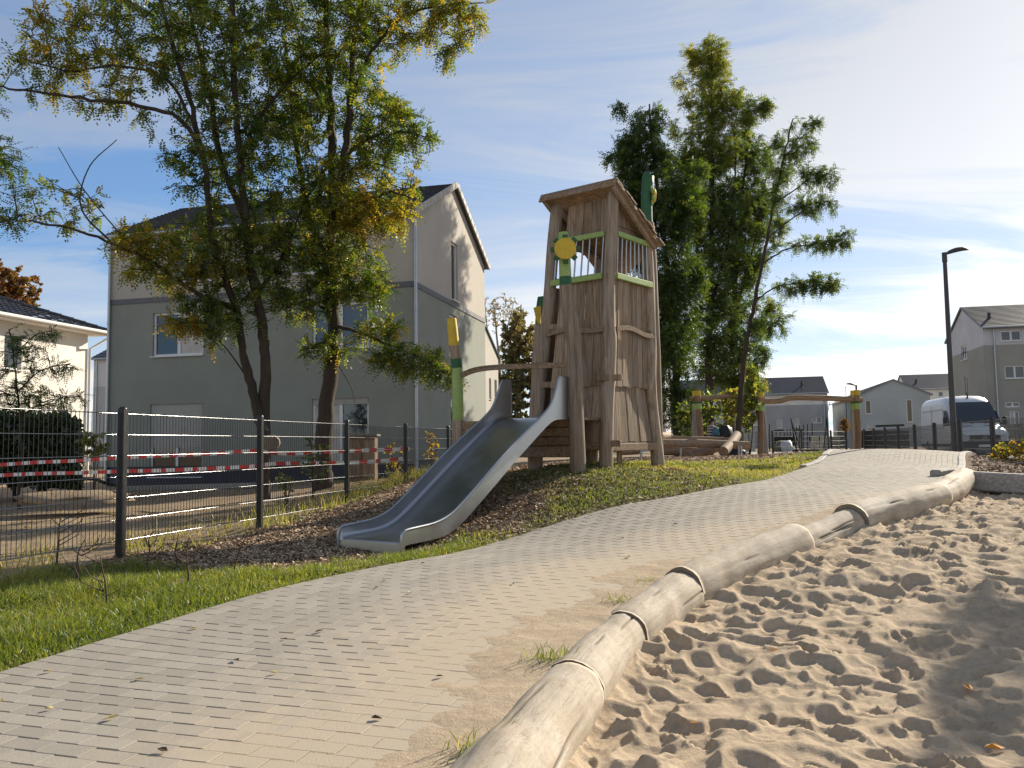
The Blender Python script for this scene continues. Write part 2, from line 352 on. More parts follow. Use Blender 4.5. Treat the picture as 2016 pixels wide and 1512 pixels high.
def ground_mat():
    mt = bpy.data.materials.new('ground soil'); mt.use_nodes = True; t = NT(mt.node_tree); b = mt.node_tree.nodes['Principled BSDF']
    ge = t.new('ShaderNodeNewGeometry'); pos = ge.outputs['Position']; at = t.new('ShaderNodeAttribute'); at.attribute_name = 'zone'
    sp = t.new('ShaderNodeSeparateColor'); t.link(at.outputs['Color'], sp.inputs[0])
    n1 = t.noise(pos, 1.1, 6, .65); n2 = t.noise(pos, 14, 6, .7); n3 = t.noise(pos, 70, 3, .6)
    soil = t.mix(.5, t.ramp(n1, [(.3, (.20, .15, .10)), (.7, (.40, .31, .21))]), t.ramp(n2, [(.3, (.14, .10, .065)), (.7, (.42, .33, .23))]))
    vo = t.new('ShaderNodeTexVoronoi'); vo.inputs['Scale'].default_value = 34; t.link(pos, vo.inputs['Vector'])
    chip = t.mix(.55, t.ramp(n3, [(.3, (.16, .11, .07)), (.7, (.50, .38, .26))]), t.ramp(t.math('MULTIPLY', vo.outputs['Color'], 1), [(.2, (.18, .12, .08)), (.8, (.46, .34, .24))]))
    gr = t.mix(.5, t.ramp(n2, [(.3, (.055, .075, .02)), (.7, (.12, .15, .04))]), t.ramp(n3, [(.3, (.05, .05, .02)), (.7, (.16, .15, .06))]))
    mul = t.mix(.5, t.ramp(n2, [(.3, (.06, .042, .03)), (.7, (.22, .16, .11))]), t.ramp(n3, [(.35, (.05, .035, .025)), (.7, (.30, .22, .16))]))
    c = t.mix(sp.outputs[1], soil, chip); c = t.mix(sp.outputs[0], c, gr); c = t.mix(sp.outputs[2], c, mul)
    t.link(c, b.inputs['Base Color']); b.inputs['Roughness'].default_value = .95; b.inputs['Specular IOR Level'].default_value = .1
    bp = t.new('ShaderNodeBump'); bp.inputs['Strength'].default_value = .8; bp.inputs['Distance'].default_value = .03
    t.link(t.math('ADD', t.math('MULTIPLY', n2, .7), t.math('MULTIPLY', n3, .4)), bp.inputs['Height']); t.link(bp.outputs[0], b.inputs['Normal'])
    return mt
GROUND = ground_mat()
o = link_mesh('ground', np_mesh(np.stack([X, Y, Z], -1).reshape(-1, 3), Fq, True, {'zone': ('POINT', zc)}), GROUND)
tag(o, 'sandy soil and mown ground of the playground and gardens', kind='structure')
def gz(x, y): return float(G(x, y))
# ================================================================ path of grey pavers
SANDC = ((.40, .31, .215), (.53, .425, .305))
def sand_mat(name, bumpd=.012, fine=160):
    mt = bpy.data.materials.new(name); mt.use_nodes = True; t = NT(mt.node_tree); b = mt.node_tree.nodes['Principled BSDF']
    ge = t.new('ShaderNodeNewGeometry'); pos = ge.outputs['Position']
    n1 = t.noise(pos, 1.7, 5, .6); n2 = t.noise(pos, 26, 6, .7); n3 = t.noise(pos, fine, 3, .7)
    c = t.mix(.4, t.ramp(n1, [(.3, SANDC[0]), (.7, SANDC[1])]), t.ramp(n2, [(.28, (.27, .20, .135)), (.6, (.52, .42, .30))]))
    sp = t.ramp(n3, [(.26, (.35, .35, .35)), (.40, (1, 1, 1))]); c = t.mix(.75, c, sp, 'MULTIPLY')
    t.link(c, b.inputs['Base Color']); b.inputs['Roughness'].default_value = .95; b.inputs['Specular IOR Level'].default_value = .12
    bp = t.new('ShaderNodeBump'); bp.inputs['Strength'].default_value = .7; bp.inputs['Distance'].default_value = bumpd
    t.link(t.math('ADD', n2, t.math('MULTIPLY', n3, .5)), bp.inputs['Height']); t.link(bp.outputs[0], b.inputs['Normal'])
    return mt
SAND = sand_mat('sand')
ss = np.linspace(0, PL, 260); tt = np.linspace(0, 1, 24)
S_, T_ = np.meshgrid(ss, tt, indexing='ij'); XY = path_xy(S_, T_); Zp = G(XY[..., 0], XY[..., 1]) + .005 + .0062 * sstep(1.9, .5, dist_line(XY[..., 0], XY[..., 1], REc) + .6 * (fbm(XY[..., 0] * 1.5, XY[..., 1] * 1.5, 2, 19) - .5)) * sstep(10.5, 6.5, XY[..., 1])
V = np.concatenate([XY, Zp[..., None]], -1).reshape(-1, 3); ii = np.arange(len(V)).reshape(S_.shape)
F = np.stack([ii[:-1, :-1], ii[:-1, 1:], ii[1:, 1:], ii[1:, :-1]], -1).reshape(-1, 4)
path = link_mesh('path', np_mesh(V, F, True), SAND); tag(path, 'curved path of grey concrete pavers strewn with sand', kind='structure')
def paver_mat():
    mt = bpy.data.materials.new('grey concrete paver'); mt.use_nodes = True; t = NT(mt.node_tree); b = mt.node_tree.nodes['Principled BSDF']
    ge = t.new('ShaderNodeNewGeometry'); pos = ge.outputs['Position']; at = t.new('ShaderNodeAttribute'); at.attribute_name = 'tint'; oi = t.new('ShaderNodeObjectInfo')
    rnd = t.math('ADD', at.outputs['Fac'], t.math('MULTIPLY', oi.outputs['Random'], 1.0)); rnd = t.math('FRACT', rnd)
    base = t.ramp(rnd, [(0, (.27, .245, .205)), (.5, (.32, .292, .245)), (1, (.375, .342, .287))])
    n = t.noise(pos, 7, 6, .7); n3 = t.noise(pos, 150, 3, .6); base = t.mix(.35, base, t.ramp(n3, [(.3, (.205, .188, .162)), (.7, (.46, .43, .375))]))
    big = t.noise(pos, .9, 4, .6); st = t.noise(t.mapping(pos, rot=(0, 0, -.6), scale=(1, .35, 1)), 4.5, 6, .7, .6)
    dl_ = t.new('ShaderNodeAttribute'); dl_.attribute_name = 'dust'; lev = t.math('MAXIMUM', dl_.outputs['Fac'], oi.outputs['Alpha'])
    dust = t.ramp(t.math('ADD', t.math('ADD', t.math('MULTIPLY', st, .55), t.math('MULTIPLY', n, .35)), t.math('ADD', t.math('MULTIPLY', big, .25), t.math('MULTIPLY', lev, .55))), [(.66, (0, 0, 0)), (.92, (.55, .55, .55)), (1.15, (.95, .95, .95))])
    c = t.mix(dust, base, (.46, .385, .29)); t.link(c, b.inputs['Base Color']); b.inputs['Roughness'].default_value = .85; b.inputs['Specular IOR Level'].default_value = .25
    bp = t.new('ShaderNodeBump'); bp.inputs['Strength'].default_value = .35; bp.inputs['Distance'].default_value = .006; t.link(n3, bp.inputs['Height']); t.link(bp.outputs[0], b.inputs['Normal'])
    return mt
PAVER = paver_mat()
pm = MB().box((0, 0, 0), (1, 1, .06), bev=.02)       # unit paver; scaled per stone
pm.v = [(x_, y_, z_ + (.0183 if abs(z_ - .01) < 1e-4 else 0)) for x_, y_, z_ in pm.v]
pme = pm.mesh(); pme.materials.append(PAVER)
pv0 = np.array(pm.v); pf0 = pm.f
sA = float(np.interp(5.35, MID[:, 1] + .55, ARC))
stones = []                                          # centre, unit along, size along, size across
def stone(s0, s1, t0, t1):
    c = path_xy(np.array((s0 + s1) / 2), np.array((t0 + t1) / 2)); a = path_xy(np.array(s0), np.array((t0 + t1) / 2)); b = path_xy(np.array(s1), np.array((t0 + t1) / 2))
    l = path_xy(np.array((s0 + s1) / 2), np.array(t0)); r_ = path_xy(np.array((s0 + s1) / 2), np.array(t1))
    stones.append((c, a, b, l, r_))
row = 0; s = .3
while s < sA:
    nac = 13; k0 = -.5 if row % 2 else 0
    for k in range(nac + 1):
        t0 = (k + k0) / nac; t1 = t0 + 1 / nac
        if t1 <= .004 or t0 >= .996: continue
        stone(s, s + .10, max(t0, 0), min(t1, 1))
    s += .10; row += 1
nal = 26
for k in range(nal):
    s = sA + .01 - (.105 if k % 2 else 0)
    while s < PL - .3:
        s0 = max(s, sA + .004); stone(s0, s + .21, k / nal, (k + 1) / nal); s += .21
def stone_frame(q):
    c, a, b, l, r_ = q; al = b - a; ac = r_ - l; La = np.linalg.norm(al); Lc = np.linalg.norm(ac)
    z = G(np.array([c[0], a[0], b[0], l[0], r_[0]]), np.array([c[1], a[1], b[1], l[1], r_[1]]))
    e1 = Vector((al[0], al[1], z[2] - z[1])).normalized(); e2 = Vector((ac[0], ac[1], z[4] - z[3])); e3 = e1.cross(e2)
    if e3.z < 0: e3 = -e3
    e3.normalize(); e2 = e3.cross(e1); gp_ = .005 * float(sstep(7.5, 13, c[1])); La -= gp_; Lc -= gp_; return Vector((c[0], c[1], z[0] - .018 + random.uniform(-.0008, .0008))), e1, e2, e3, La, Lc
stones.sort(key=lambda q: q[0][1] + .0 * q[0][0])
near_v = [q for q in stones if q[0][1] > 3.05 and abs(q[0][0]) < .64 * q[0][1]]
def dust_of(q):
    x_, y_ = q[0]; d = float(dist_line(np.array(x_), np.array(y_), REc)); return float(np.clip(sstep(2.1, .35, d + .5 * (fbm(np.array(x_ * .8), np.array(y_ * .8), 2, 88) - .5)), 0, 1)) * .9 * float(sstep(12.5, 6.5, y_))
def sandy(q):  # buried under the drift
    d = dist_line(np.array(q[0][0]), np.array(q[0][1]), REc); return d < .42
big300 = [q for q in near_v if not sandy(q)][:300]; ids = {id(q) for q in big300}
for q in big300:
    c, e1, e2, e3, La, Lc = stone_frame(q)
    ob = bpy.data.objects.new('paver', pme); COL.objects.link(ob); ob.parent = path; ob.color = (1, 1, 1, dust_of(q))
    R = Matrix((e1 * (La - .0045), e2 * (Lc - .0045), e3)).transposed().to_4x4(); ob.matrix_local = Matrix.Translation(c) @ R
vs = []; fs8 = []; fs4 = []; tn = []
rest = [q for q in stones if id(q) not in ids]
VV = []; 
for q in rest:
    c, e1, e2, e3, La, Lc = stone_frame(q)
    M3 = np.array([list(e1 * (La - .0045)), list(e2 * (Lc - .0045)), list(e3)]); VV.append(pv0 @ M3 + np.array(c))
VV = np.array(VV); quads = np.array([f for f in pf0 if len(f) == 4] + [(24, 25, 30, 31), (25, 26, 29, 30), (26, 27, 28, 29)])
nr = len(rest); Fr = (quads[None] + 32 * np.arange(nr)[:, None, None]).reshape(-1, 4)
o = link_mesh('paver_field', np_mesh(VV.reshape(-1, 3), Fr, False, {'tint': ('FACE', np.repeat(RNG.random(nr), len(quads))), 'dust': ('FACE', np.repeat(np.array([dust_of(q) for q in rest]), len(quads)))}), PAVER, path); o['kind'] = 'stuff'; o.color = (1, 1, 1, 0)
# kerb stones on the far bend
KERB = pmat('pale kerb concrete', (.36, .34, .31), .85, .15, 10, .3, 90)
def kerbs(L, i0, i1, side, n):
    pts = L[np.linspace(i0, i1, n + 1).astype(int)]
    for a, b in zip(pts[:-1], pts[1:]):
        d = (b - a) / np.linalg.norm(b - a); nrm = np.array([-d[1], d[0]]) * side; a2 = a + nrm * .05 + d * .004; b2 = b + nrm * .05 - d * .004
        MB().beam((*a2, gz(*a2) - .04), (*b2, gz(*b2) - .04), .10, .16, bev=.012).build('kerb_stone', KERB, path)
ik = lambda y, L: int(np.argmin(np.abs(L[:, 1] - y)))
kerbs(LE, ik(13.0, LE), ik(20, LE), 1, 8); kerbs(RE, ik(11.2, RE), ik(19, RE), -1, 9)
# sand blown over the path beside the logs
ss = np.linspace(.2, float(np.interp(9.6, MID[:, 1], ARC)), 420); tt = np.linspace(.12, 1.04, 110)
S_, T_ = np.meshgrid(ss, tt, indexing='ij'); XY = path_xy(S_, T_); x, y = XY[..., 0], XY[..., 1]
dR = dist_line(x, y, REc) * np.where(T_ > 1, -1, 1)
far_ = sstep(9.5, 5.0, y)
n = fbm(x * 1.3, y * 1.3, 4, 21); nf = fbm(x * 9, y * 9, 4, 33, .6); ns = fbm(x * 2.2 - y * 1.2, y * 5.5 + x * 3, 3, 41)
hgt = -.020 + .026 * sstep(.85 * (.35 + .65 * far_), .10, dR + (n - .5) * .75) + (nf - .5) * .010 + (ns - .5) * .012
hgt = np.where(T_ < .15, -.03, hgt)
V = np.stack([x, y, G(x, y) + .012 + hgt], -1).reshape(-1, 3); ii = np.arange(len(V)).reshape(S_.shape)
F = np.stack([ii[:-1, :-1], ii[:-1, 1:], ii[1:, 1:], ii[1:, :-1]], -1).reshape(-1, 4)
o = link_mesh('sand_drift', np_mesh(V, F, True), SAND); tag(o, 'pale sand drifted over the path beside the border logs', 'sand', kind='stuff')
# ================================================================ sandpit
SP = tps([(.0, 1.5, -1.30), (.3, 3.0, -1.27), (1.2, 5.0, -1.15), (2.4, 6.7, -.98), (4.2, 8.2, -.80), (5.6, 10.3, -.68), (4, 4, -1.26), (7, 8.3, -.86), (8, 6, -1.05), (6, 1, -1.35), (11, 5, -1.2)], .01)
yr = 1.6 * (11.4 / 1.6) ** np.linspace(0, 1, 560); ur = np.linspace(-.2, .78, 560)
Yg, Ug = np.meshgrid(yr, ur, indexing='ij'); Xg = Ug * (Yg + .6)
# warp the left side to follow the logs
lx = np.interp(Yg, RE[:, 1], RE[:, 0]) + .10; t_ = (Ug - ur[0]) / (ur[-1] - ur[0]); rx = .80 * (Yg + .6) + .4; Xg = lx + (rx - lx) * t_
h = SP(Xg, Yg) + E
wx = Xg + (fbm(Xg * 2, Yg * 2, 2, 70) - .5) * .5; wy = Yg + (fbm(Xg * 2, Yg * 2, 2, 71) - .5) * .5
h += (fbm(wx * .9, wy * .9, 3, 72) - .5) * .10 + (fbm(wx * 3.2, wy * 3.2, 3, 73) - .5) * .05 + (fbm(wx * 11, wy * 11, 4, 74, .6) - .5) * .013
rg = 1 - np.abs(fbm(wx * 2.6, wy * 2.6, 3, 75) * 2 - 1); h += (rg - .6) * .018
pits = np.zeros_like(h); rims = np.zeros_like(h); rs = np.random.default_rng(3)
for k in range(1500):
    py = 2.0 + 9.0 * rs.random() ** 1.1; lo = np.interp(py, RE[:, 1], RE[:, 0]) + .3; px = lo + rs.random() * max(.5, .7 * (py + .6) - lo)
    a = rs.uniform(0, math.pi); L_ = rs.uniform(.05, .15); w_ = L_ * rs.uniform(.42, .75); dep = rs.uniform(.010, .040)
    i0 = np.searchsorted(yr, py - .4); i1 = np.searchsorted(yr, py + .4)
    dx = Xg[i0:i1] - px; dy = Yg[i0:i1] - py; ca, sa = math.cos(a), math.sin(a)
    q = np.sqrt(((dx * ca + dy * sa) / L_) ** 2 + ((-dx * sa + dy * ca) / w_) ** 2)
    pits[i0:i1] = np.minimum(pits[i0:i1], -dep * sstep(1.2, .55, q)); rims[i0:i1] = np.maximum(rims[i0:i1] , dep * .38 * np.exp(-((q - 1.3) / .3) ** 2))
h += pits + rims * sstep(-.014, -.001, pits)
h += (fbm(wx * 34, wy * 34, 3, 77, .6) - .5) * .007 * (.3 + 1.2 * sstep(.45, .65, fbm(Xg * 1.1, Yg * 1.1, 2, 79)))
dl = dist_line(Xg, Yg, REc); h += .05 * sstep(.45, .1, dl)
ii = np.arange(h.size).reshape(h.shape); F = np.stack([ii[:-1, :-1], ii[:-1, 1:], ii[1:, 1:], ii[1:, :-1]], -1).reshape(-1, 4)
far_edge = Yg.copy()
keep = inpoly(Xg, Yg, np.vstack([RE[0:jend + 6:10] - .4, [(5.9, 11.05), (7.75, 9.3), (14, 8), (14, -1), (-1, -1)]]))
kf = keep.ravel()[F].all(1)
o = link_mesh('sandpit', np_mesh(np.stack([Xg, Yg, h], -1).reshape(-1, 3), F[kf], True), SAND); tag(o, 'trampled loose sand of the sandpit full of footprints', kind='structure')
SANDH = (yr, Xg, h)
def sand_z(x, y):
    i = min(np.searchsorted(yr, y), len(yr) - 1); j = int(np.argmin(np.abs(Xg[i] - x))); return float(h_sand[i, j])
h_sand = h
# ---------------------------------------------------------------- logs that border the sandpit
def log_mat():
    mt = bpy.data.materials.new('peeled pale log'); mt.use_nodes = True; t = NT(mt.node_tree); b = mt.node_tree.nodes['Principled BSDF']
    tc = t.new('ShaderNodeTexCoord'); ge = t.new('ShaderNodeNewGeometry'); pos = ge.outputs['Position']
    at = t.new('ShaderNodeAttribute'); at.attribute_name = 'guv'; gv_ = at.outputs['Vector']
    n = t.noise(pos, 2.6, 5, .6, .5); w = t.noise(t.mapping(gv_, scale=(.35, 1, 1)), 16, 4, .55, 1.6); f_ = t.noise(t.mapping(gv_, scale=(.05, 1, 1)), 75, 5, .65)
    c = t.ramp(n, [(.3, (.33, .27, .20)), (.5, (.45, .39, .31)), (.72, (.56, .50, .42))])
    lines = t.ramp(t.math('ABSOLUTE', t.math('SUBTRACT', w, .5)), [(0, (.55, .50, .43)), (.022, (1, 1, 1))])
    c = t.mix(.8, c, lines, 'MULTIPLY'); c = t.mix(.32, c, t.ramp(f_, [(.3, (.26, .205, .15)), (.7, (.60, .54, .45))]))
    c = t.mix(at.outputs['Alpha'], (.05, .035, .022), c)
    grime = t.ramp(t.noise(pos, 5.5, 6, .7), [(.48, (0, 0, 0)), (.70, (.55, .55, .55))]); c = t.mix(grime, c, (.33, .255, .17))
    t.link(c, b.inputs['Base Color']); b.inputs['Roughness'].default_value = .8; b.inputs['Specular IOR Level'].default_value = .2
    bp = t.new('ShaderNodeBump'); bp.inputs['Strength'].default_value = .3; bp.inputs['Distance'].default_value = .006
    t.link(t.math('ADD', t.math('MULTIPLY', w, 1.2), t.math('MULTIPLY', f_, .6)), bp.inputs['Height']); t.link(bp.outputs[0], b.inputs['Normal']); return mt
LOGM = log_mat()
LOGE = wood('log end grain', (.22, .16, .10), (.42, .33, .23), 5)
# joints along the right edge of the path, by distance from the camera
jy = [1.6, 4.08, 5.05, 6.02, 7.40, 8.15, 9.35, 10.95]
names = ['thick pale border log nearest the camera, cut by the bottom edge of the photo', 'second border log from the camera, short and smooth beside a grass tuft', 'third border log from the camera, with a long crack along its top', 'long bright border log with a split end in the middle of the row', 'short grey border log between the long bright one and a knobbly one', 'knobbly border log third from the far end of the sandpit edge', 'farthest border log with a cut face beside the grey timber kerb']
def log_obj(c, rad, k, n=112):
    m_ = 60; c = np.stack([np.interp(np.linspace(0, 25, m_), np.arange(26), c[:, j]) for j in range(3)], -1); rad = np.interp(np.linspace(0, 25, m_), np.arange(26), rad)
    d = np.gradient(c, axis=0); d /= np.linalg.norm(d, axis=1)[:, None]; sd = np.cross(d, [0, 0, 1.0]); sd /= np.linalg.norm(sd, axis=1)[:, None]; up = np.cross(sd, d)
    L_ = np.r_[0, np.cumsum(np.linalg.norm(np.diff(c, axis=0), axis=1))]; th = np.linspace(0, 2 * math.pi, n, endpoint=False); TH, LL = np.meshgrid(th, L_)
    R_ = rad[:, None] * (1 + .085 * (fbm(np.cos(TH) * 1.3 + 5 * k + LL * .7, np.sin(TH) * 1.3 + LL * .25, 3, 140 + k) - .5) * 2 + .018 * np.cos(2 * TH + k) + .012 * (fbm(np.cos(TH) * 5 + 9 * k, np.sin(TH) * 5 + LL * .5, 2, 150) - .5))
    R_ = R_ * (1 + .13 * (fbm(LL * 1.5 + 11 * k, TH * 0 + .3, 3, 171) - .5) + .07 * (fbm(LL * 4.0 + 11 * k + np.cos(TH), np.sin(TH) * 1.2, 3, 172) - .5)); crk = np.zeros_like(R_)
    rs_ = np.random.default_rng(k + 7)
    for _ in range([4, 3, 5, 6, 3, 4, 3][k]):          # drying cracks
        a0 = rs_.uniform(.25, 2.7); l0 = rs_.uniform(0, .7) * L_[-1]; l1 = l0 + rs_.uniform(.25, .8); ac = a0 + .12 * (fbm(LL * 2.2, LL * 0, 2, 160 + _) - .5) + .05 * (LL - l0); w = np.exp(-((TH - ac) / .036) ** 2) * sstep(l0, l0 + .1, LL) * sstep(l1, l1 - .15, LL); R_ = R_ - .012 * w; crk = np.maximum(crk, w)
    V = c[:, None] + (sd[:, None] * np.cos(TH)[..., None] + up[:, None] * np.sin(TH)[..., None]) * R_[..., None]
    ii = np.arange(m_ * n).reshape(m_, n); F = np.stack([ii[:-1], np.roll(ii, -1, 1)[:-1], np.roll(ii, -1, 1)[1:], ii[1:]], -1).reshape(-1, 4)
    V = V.reshape(-1, 3); caps = []
    for e_, rw in ((0, ii[0]), (1, ii[-1])):
        cc = len(V); V = np.vstack([V, c[0 if e_ == 0 else -1][None]]); nx_ = np.roll(rw, -1); caps.append(np.stack([np.full(n // 2, cc), rw[0::2], nx_[0::2], np.roll(rw, -2)[0::2]], -1))
    F = np.vstack([F] + caps); gu = np.zeros((len(V), 4)); gu[:m_ * n, 0] = (LL + 10 * k).ravel(); gu[:m_ * n, 1] = (np.cos(TH) * .17).ravel(); gu[:m_ * n, 2] = (np.sin(TH) * .17).ravel(); gu[:, 3] = 1; gu[:m_ * n, 3] = 1 - crk.ravel()
    return link_mesh('border_log', np_mesh(V, F, True, {'guv': ('POINT', gu)}), LOGM, None, tuple(c[0]))
for k in range(7):
    y0, y1 = jy[k], jy[k + 1]; yy = np.linspace(y0 + .0025, y1 - .0025, 26); xx = np.interp(yy, RE[:, 1], RE[:, 0]); i_ = np.interp(yy, RE[:, 1], np.arange(NS)).astype(int).clip(1, NS - 2)
    tg = RE[i_ + 1] - RE[i_ - 1]; tg /= np.linalg.norm(tg, axis=1)[:, None]; nr_ = np.stack([tg[:, 1], -tg[:, 0]], -1)
    q = np.linspace(0, 1, 26); r0 = float(np.interp((y0 + y1) / 2, [2, 5, 8, 11], [.166, .16, .168, .16])) + [0, -.004, .003, .008, -.008, .004, 0][k]
    rad = np.interp(yy, [2, 5, 8, 11], [.166, .16, .168, .16]) + [.004, -.008, .004, .012, -.012, .006, -.002][k] + .03 * (fbm(yy * 1.7, yy * 0, 3, 50) - .5); rad = rad * (1 + .05 * (.5 - q)) * (1 - .03 * np.maximum(0, (np.abs(q - .5) - .485) / .015))
    cont = np.stack([xx, yy], -1) + nr_ * .15
    chord = cont[0] + (cont[-1] - cont[0]) * q[:, None]; c = .45 * cont + .55 * chord
    zc_ = G(xx, yy); zc_ = .5 * zc_ + .5 * (zc_[0] + (zc_[-1] - zc_[0]) * q); zc_ = zc_ - .17 + np.interp(yy, [2, 5, 7, 9, 11], [.07, .07, .085, .085, .11]) + [0, .006, -.006, .016, -.016, .008, .01][k] + [.010, -.010, .012, -.006, .012, -.010, .008][k] * (q - .5)
    o = log_obj(np.concatenate([c, zc_[:, None]], -1), rad, k)
    tag(o, names[k], 'log', 'logs along the sandpit edge')
GREYT = wood('grey timber', (.20, .18, .165), (.36, .335, .31), axis='X')
a = Vector((5.72, 10.85, 0)); b = Vector((8.6, 8.2, 0)); a.z = gz(a.x, a.y) - .06; b.z = gz(7.2, 9.6) - .13
o = MB().beam(a, b, .16, .24, bev=.02).build('timber_kerb', GREYT, None, a); tag(o, 'straight grey timber kerb at the far end of the sandpit', 'timber')
o = MB().beam(Vector((5.36, 10.72, gz(5.4, 10.7) - .02)), Vector((5.7, 11.0, gz(5.6, 11) - .02)), .14, .22, bev=.02).build('timber_block', GREYT, None, a); tag(o, 'short grey timber block behind the farthest border log', 'timber')
# ================================================================ play tower
def ppts(lst, Y0, Y1=None):
    """pixel polyline (top to bottom or reverse) at depth Y0 -> Y1"""
    n = len(lst); Y1 = Y0 if Y1 is None else Y1
    return [P(x, y, Y0 + (Y1 - Y0) * i / max(1, n - 1)) for i, (x, y) in enumerate(lst)]
tower = thing('play_tower', (1.3, 12.0, gz(1.3, 12.0)), 'tall wooden play tower with slanted roof and slide platform on the mound', 'play tower')
POST = {}
def post(key, pts, w_top, w_bot, mat=POSTW, n=26, name='post', sink=.25):
    """rough round post; pts run bottom -> top in world space, widths in metres"""
    pts = [Vector(p_) for p_ in pts]; pts = [pts[0] - Vector((0, 0, sink))] + pts
    c = spline(pts, n); q = np.linspace(0, 1, n); rad = 1.22 * (w_bot + (w_top - w_bot) * q) / 2 * (1 + .07 * (fbm(q * 4 + hash(key) % 50, q * 0, 2, 12) - .5) * 2)
    POST[key] = c
    mb = MB(); mb.tube([Vector(x) for x in c], list(rad), 14, wob=.03)
    return mb.build(name, mat, tower), rad
def at_h(key, z):
    c = POST[key]; i = int(np.argmin(np.abs(c[:, 2] - z))); j = min(i + 1, len(c) - 1); return Vector((np.interp(z, c[:, 2], c[:, 0]), np.interp(z, c[:, 2], c[:, 1]), z))
post('C', ppts([(1193, 918), (1195, 802), (1198, 735), (1201, 674), (1198, 622), (1200, 538), (1204, 459), (1206, 368)], 11.50, 11.55), .145, .165)
post('L', ppts([(1056, 905), (1059, 813), (1065, 735), (1071, 690), (1079, 622), (1083, 568), (1088, 498), (1099, 392)], 12.20, 12.12), .155, .15)
post('R', ppts([(1296, 915), (1290, 865), (1282, 802), (1279, 746), (1279, 690), (1278, 622), (1276, 558), (1273, 476)], 12.69, 12.30), .15, .175)
post('B', [(1.26, 13.39, gz(1.26, 13.4)), (1.3, 13.2, 2.2), (1.38, 12.95, 3.0), (1.42, 12.86, 4.05)], .15, .17)
# post with the flower disc, beside the slide
FLp = ppts([(1138, 922), (1134, 802), (1132, 735), (1130, 674), (1126, 650), (1123, 622), (1117, 590), (1114, 562)], 11.02, 11.0)
post('F', FLp, .155, .175)
fl_top = ppts([(1114, 563), (1113, 545)], 11.0); fl2 = ppts([(1113, 545), (1112, 518), (1111, 490), (1108, 458)], 11.0)
MB().tube(fl_top, [.080, .082], 14).build('painted_band', DGREEN, tower)
MB().tube(spline(fl2, 9), [.082, .08, .078, .078, .078, .077, .076, .075, .066], 14).build('painted_post_top', LGREEN, tower)
def flower(c, nrm, rad, petal_mat, disc_mat, k=8, dark=True):
    """wooden flower: round disc with square petals behind it"""
    c = Vector(c); nrm = Vector(nrm).normalized(); ax = nrm.cross(Vector((0, 0, 1))).normalized(); up = ax.cross(nrm)
    d = MB(); pts = [c - nrm * .0, c + nrm * .035]
    d.tube([c, c + nrm * .032, c + nrm * .04], [rad, rad, rad * .93], 28, sm=False); do = d.build('flower_disc', disc_mat, tower)
    for i in range(k):
        a = 2 * math.pi * (i + .5) / k if k != 8 else 2 * math.pi * i / k; v = ax * math.cos(a) + up * math.sin(a); w = nrm.cross(v)
        MB().beam(c - nrm * .015 + v * rad * .6, c - nrm * .015 + v * rad * 1.36, .07, .028, nrm, .006).build('petal', petal_mat, do)
flower(P(1113, 490, 10.86), Vector((-.12, -1, -.02)), .143, DGREEN, YELLOW)
# post behind right, dark green head with a flower seen edge on
bk = ppts([(1291, 800), (1284, 600), (1278, 470), (1275, 440)], 13.9); post('G', bk, .17, .18, sink=1.0)
MB().tube(spline(ppts([(1275, 440), (1273, 400), (1276, 350), (1277, 346)], 13.9), 8), [.085, .09, .095, .1, .1, .1, .09, .05], 14).build('painted_post_top', DGREEN, tower)
flower(P(1284, 385, 13.85), Vector((1, .12, .06)), .12, LGREEN, YELLOW, 6)
# post behind left
bk2 = ppts([(1052, 860), (1058, 740), (1062, 660), (1064, 640)], 13.6); post('H', bk2, .15, .17, sink=.6)
MB().tube(spline(ppts([(1064, 642), (1066, 610), (1068, 588), (1068, 584)], 13.6), 6), [.09, .09, .09, .085, .08, .05], 12).build('painted_post_top', DGREEN, tower)
o = MB(); a_ = P(1052, 608, 13.5); b_ = P(1062, 600, 13.55); o.slab([P(1050, 606, 13.45), P(1063, 602, 13.45), P(1064, 638, 13.45), P(1057, 636, 13.45)], (0.02, .04, 0)); o.build('petal_board', YELLOW, tower)
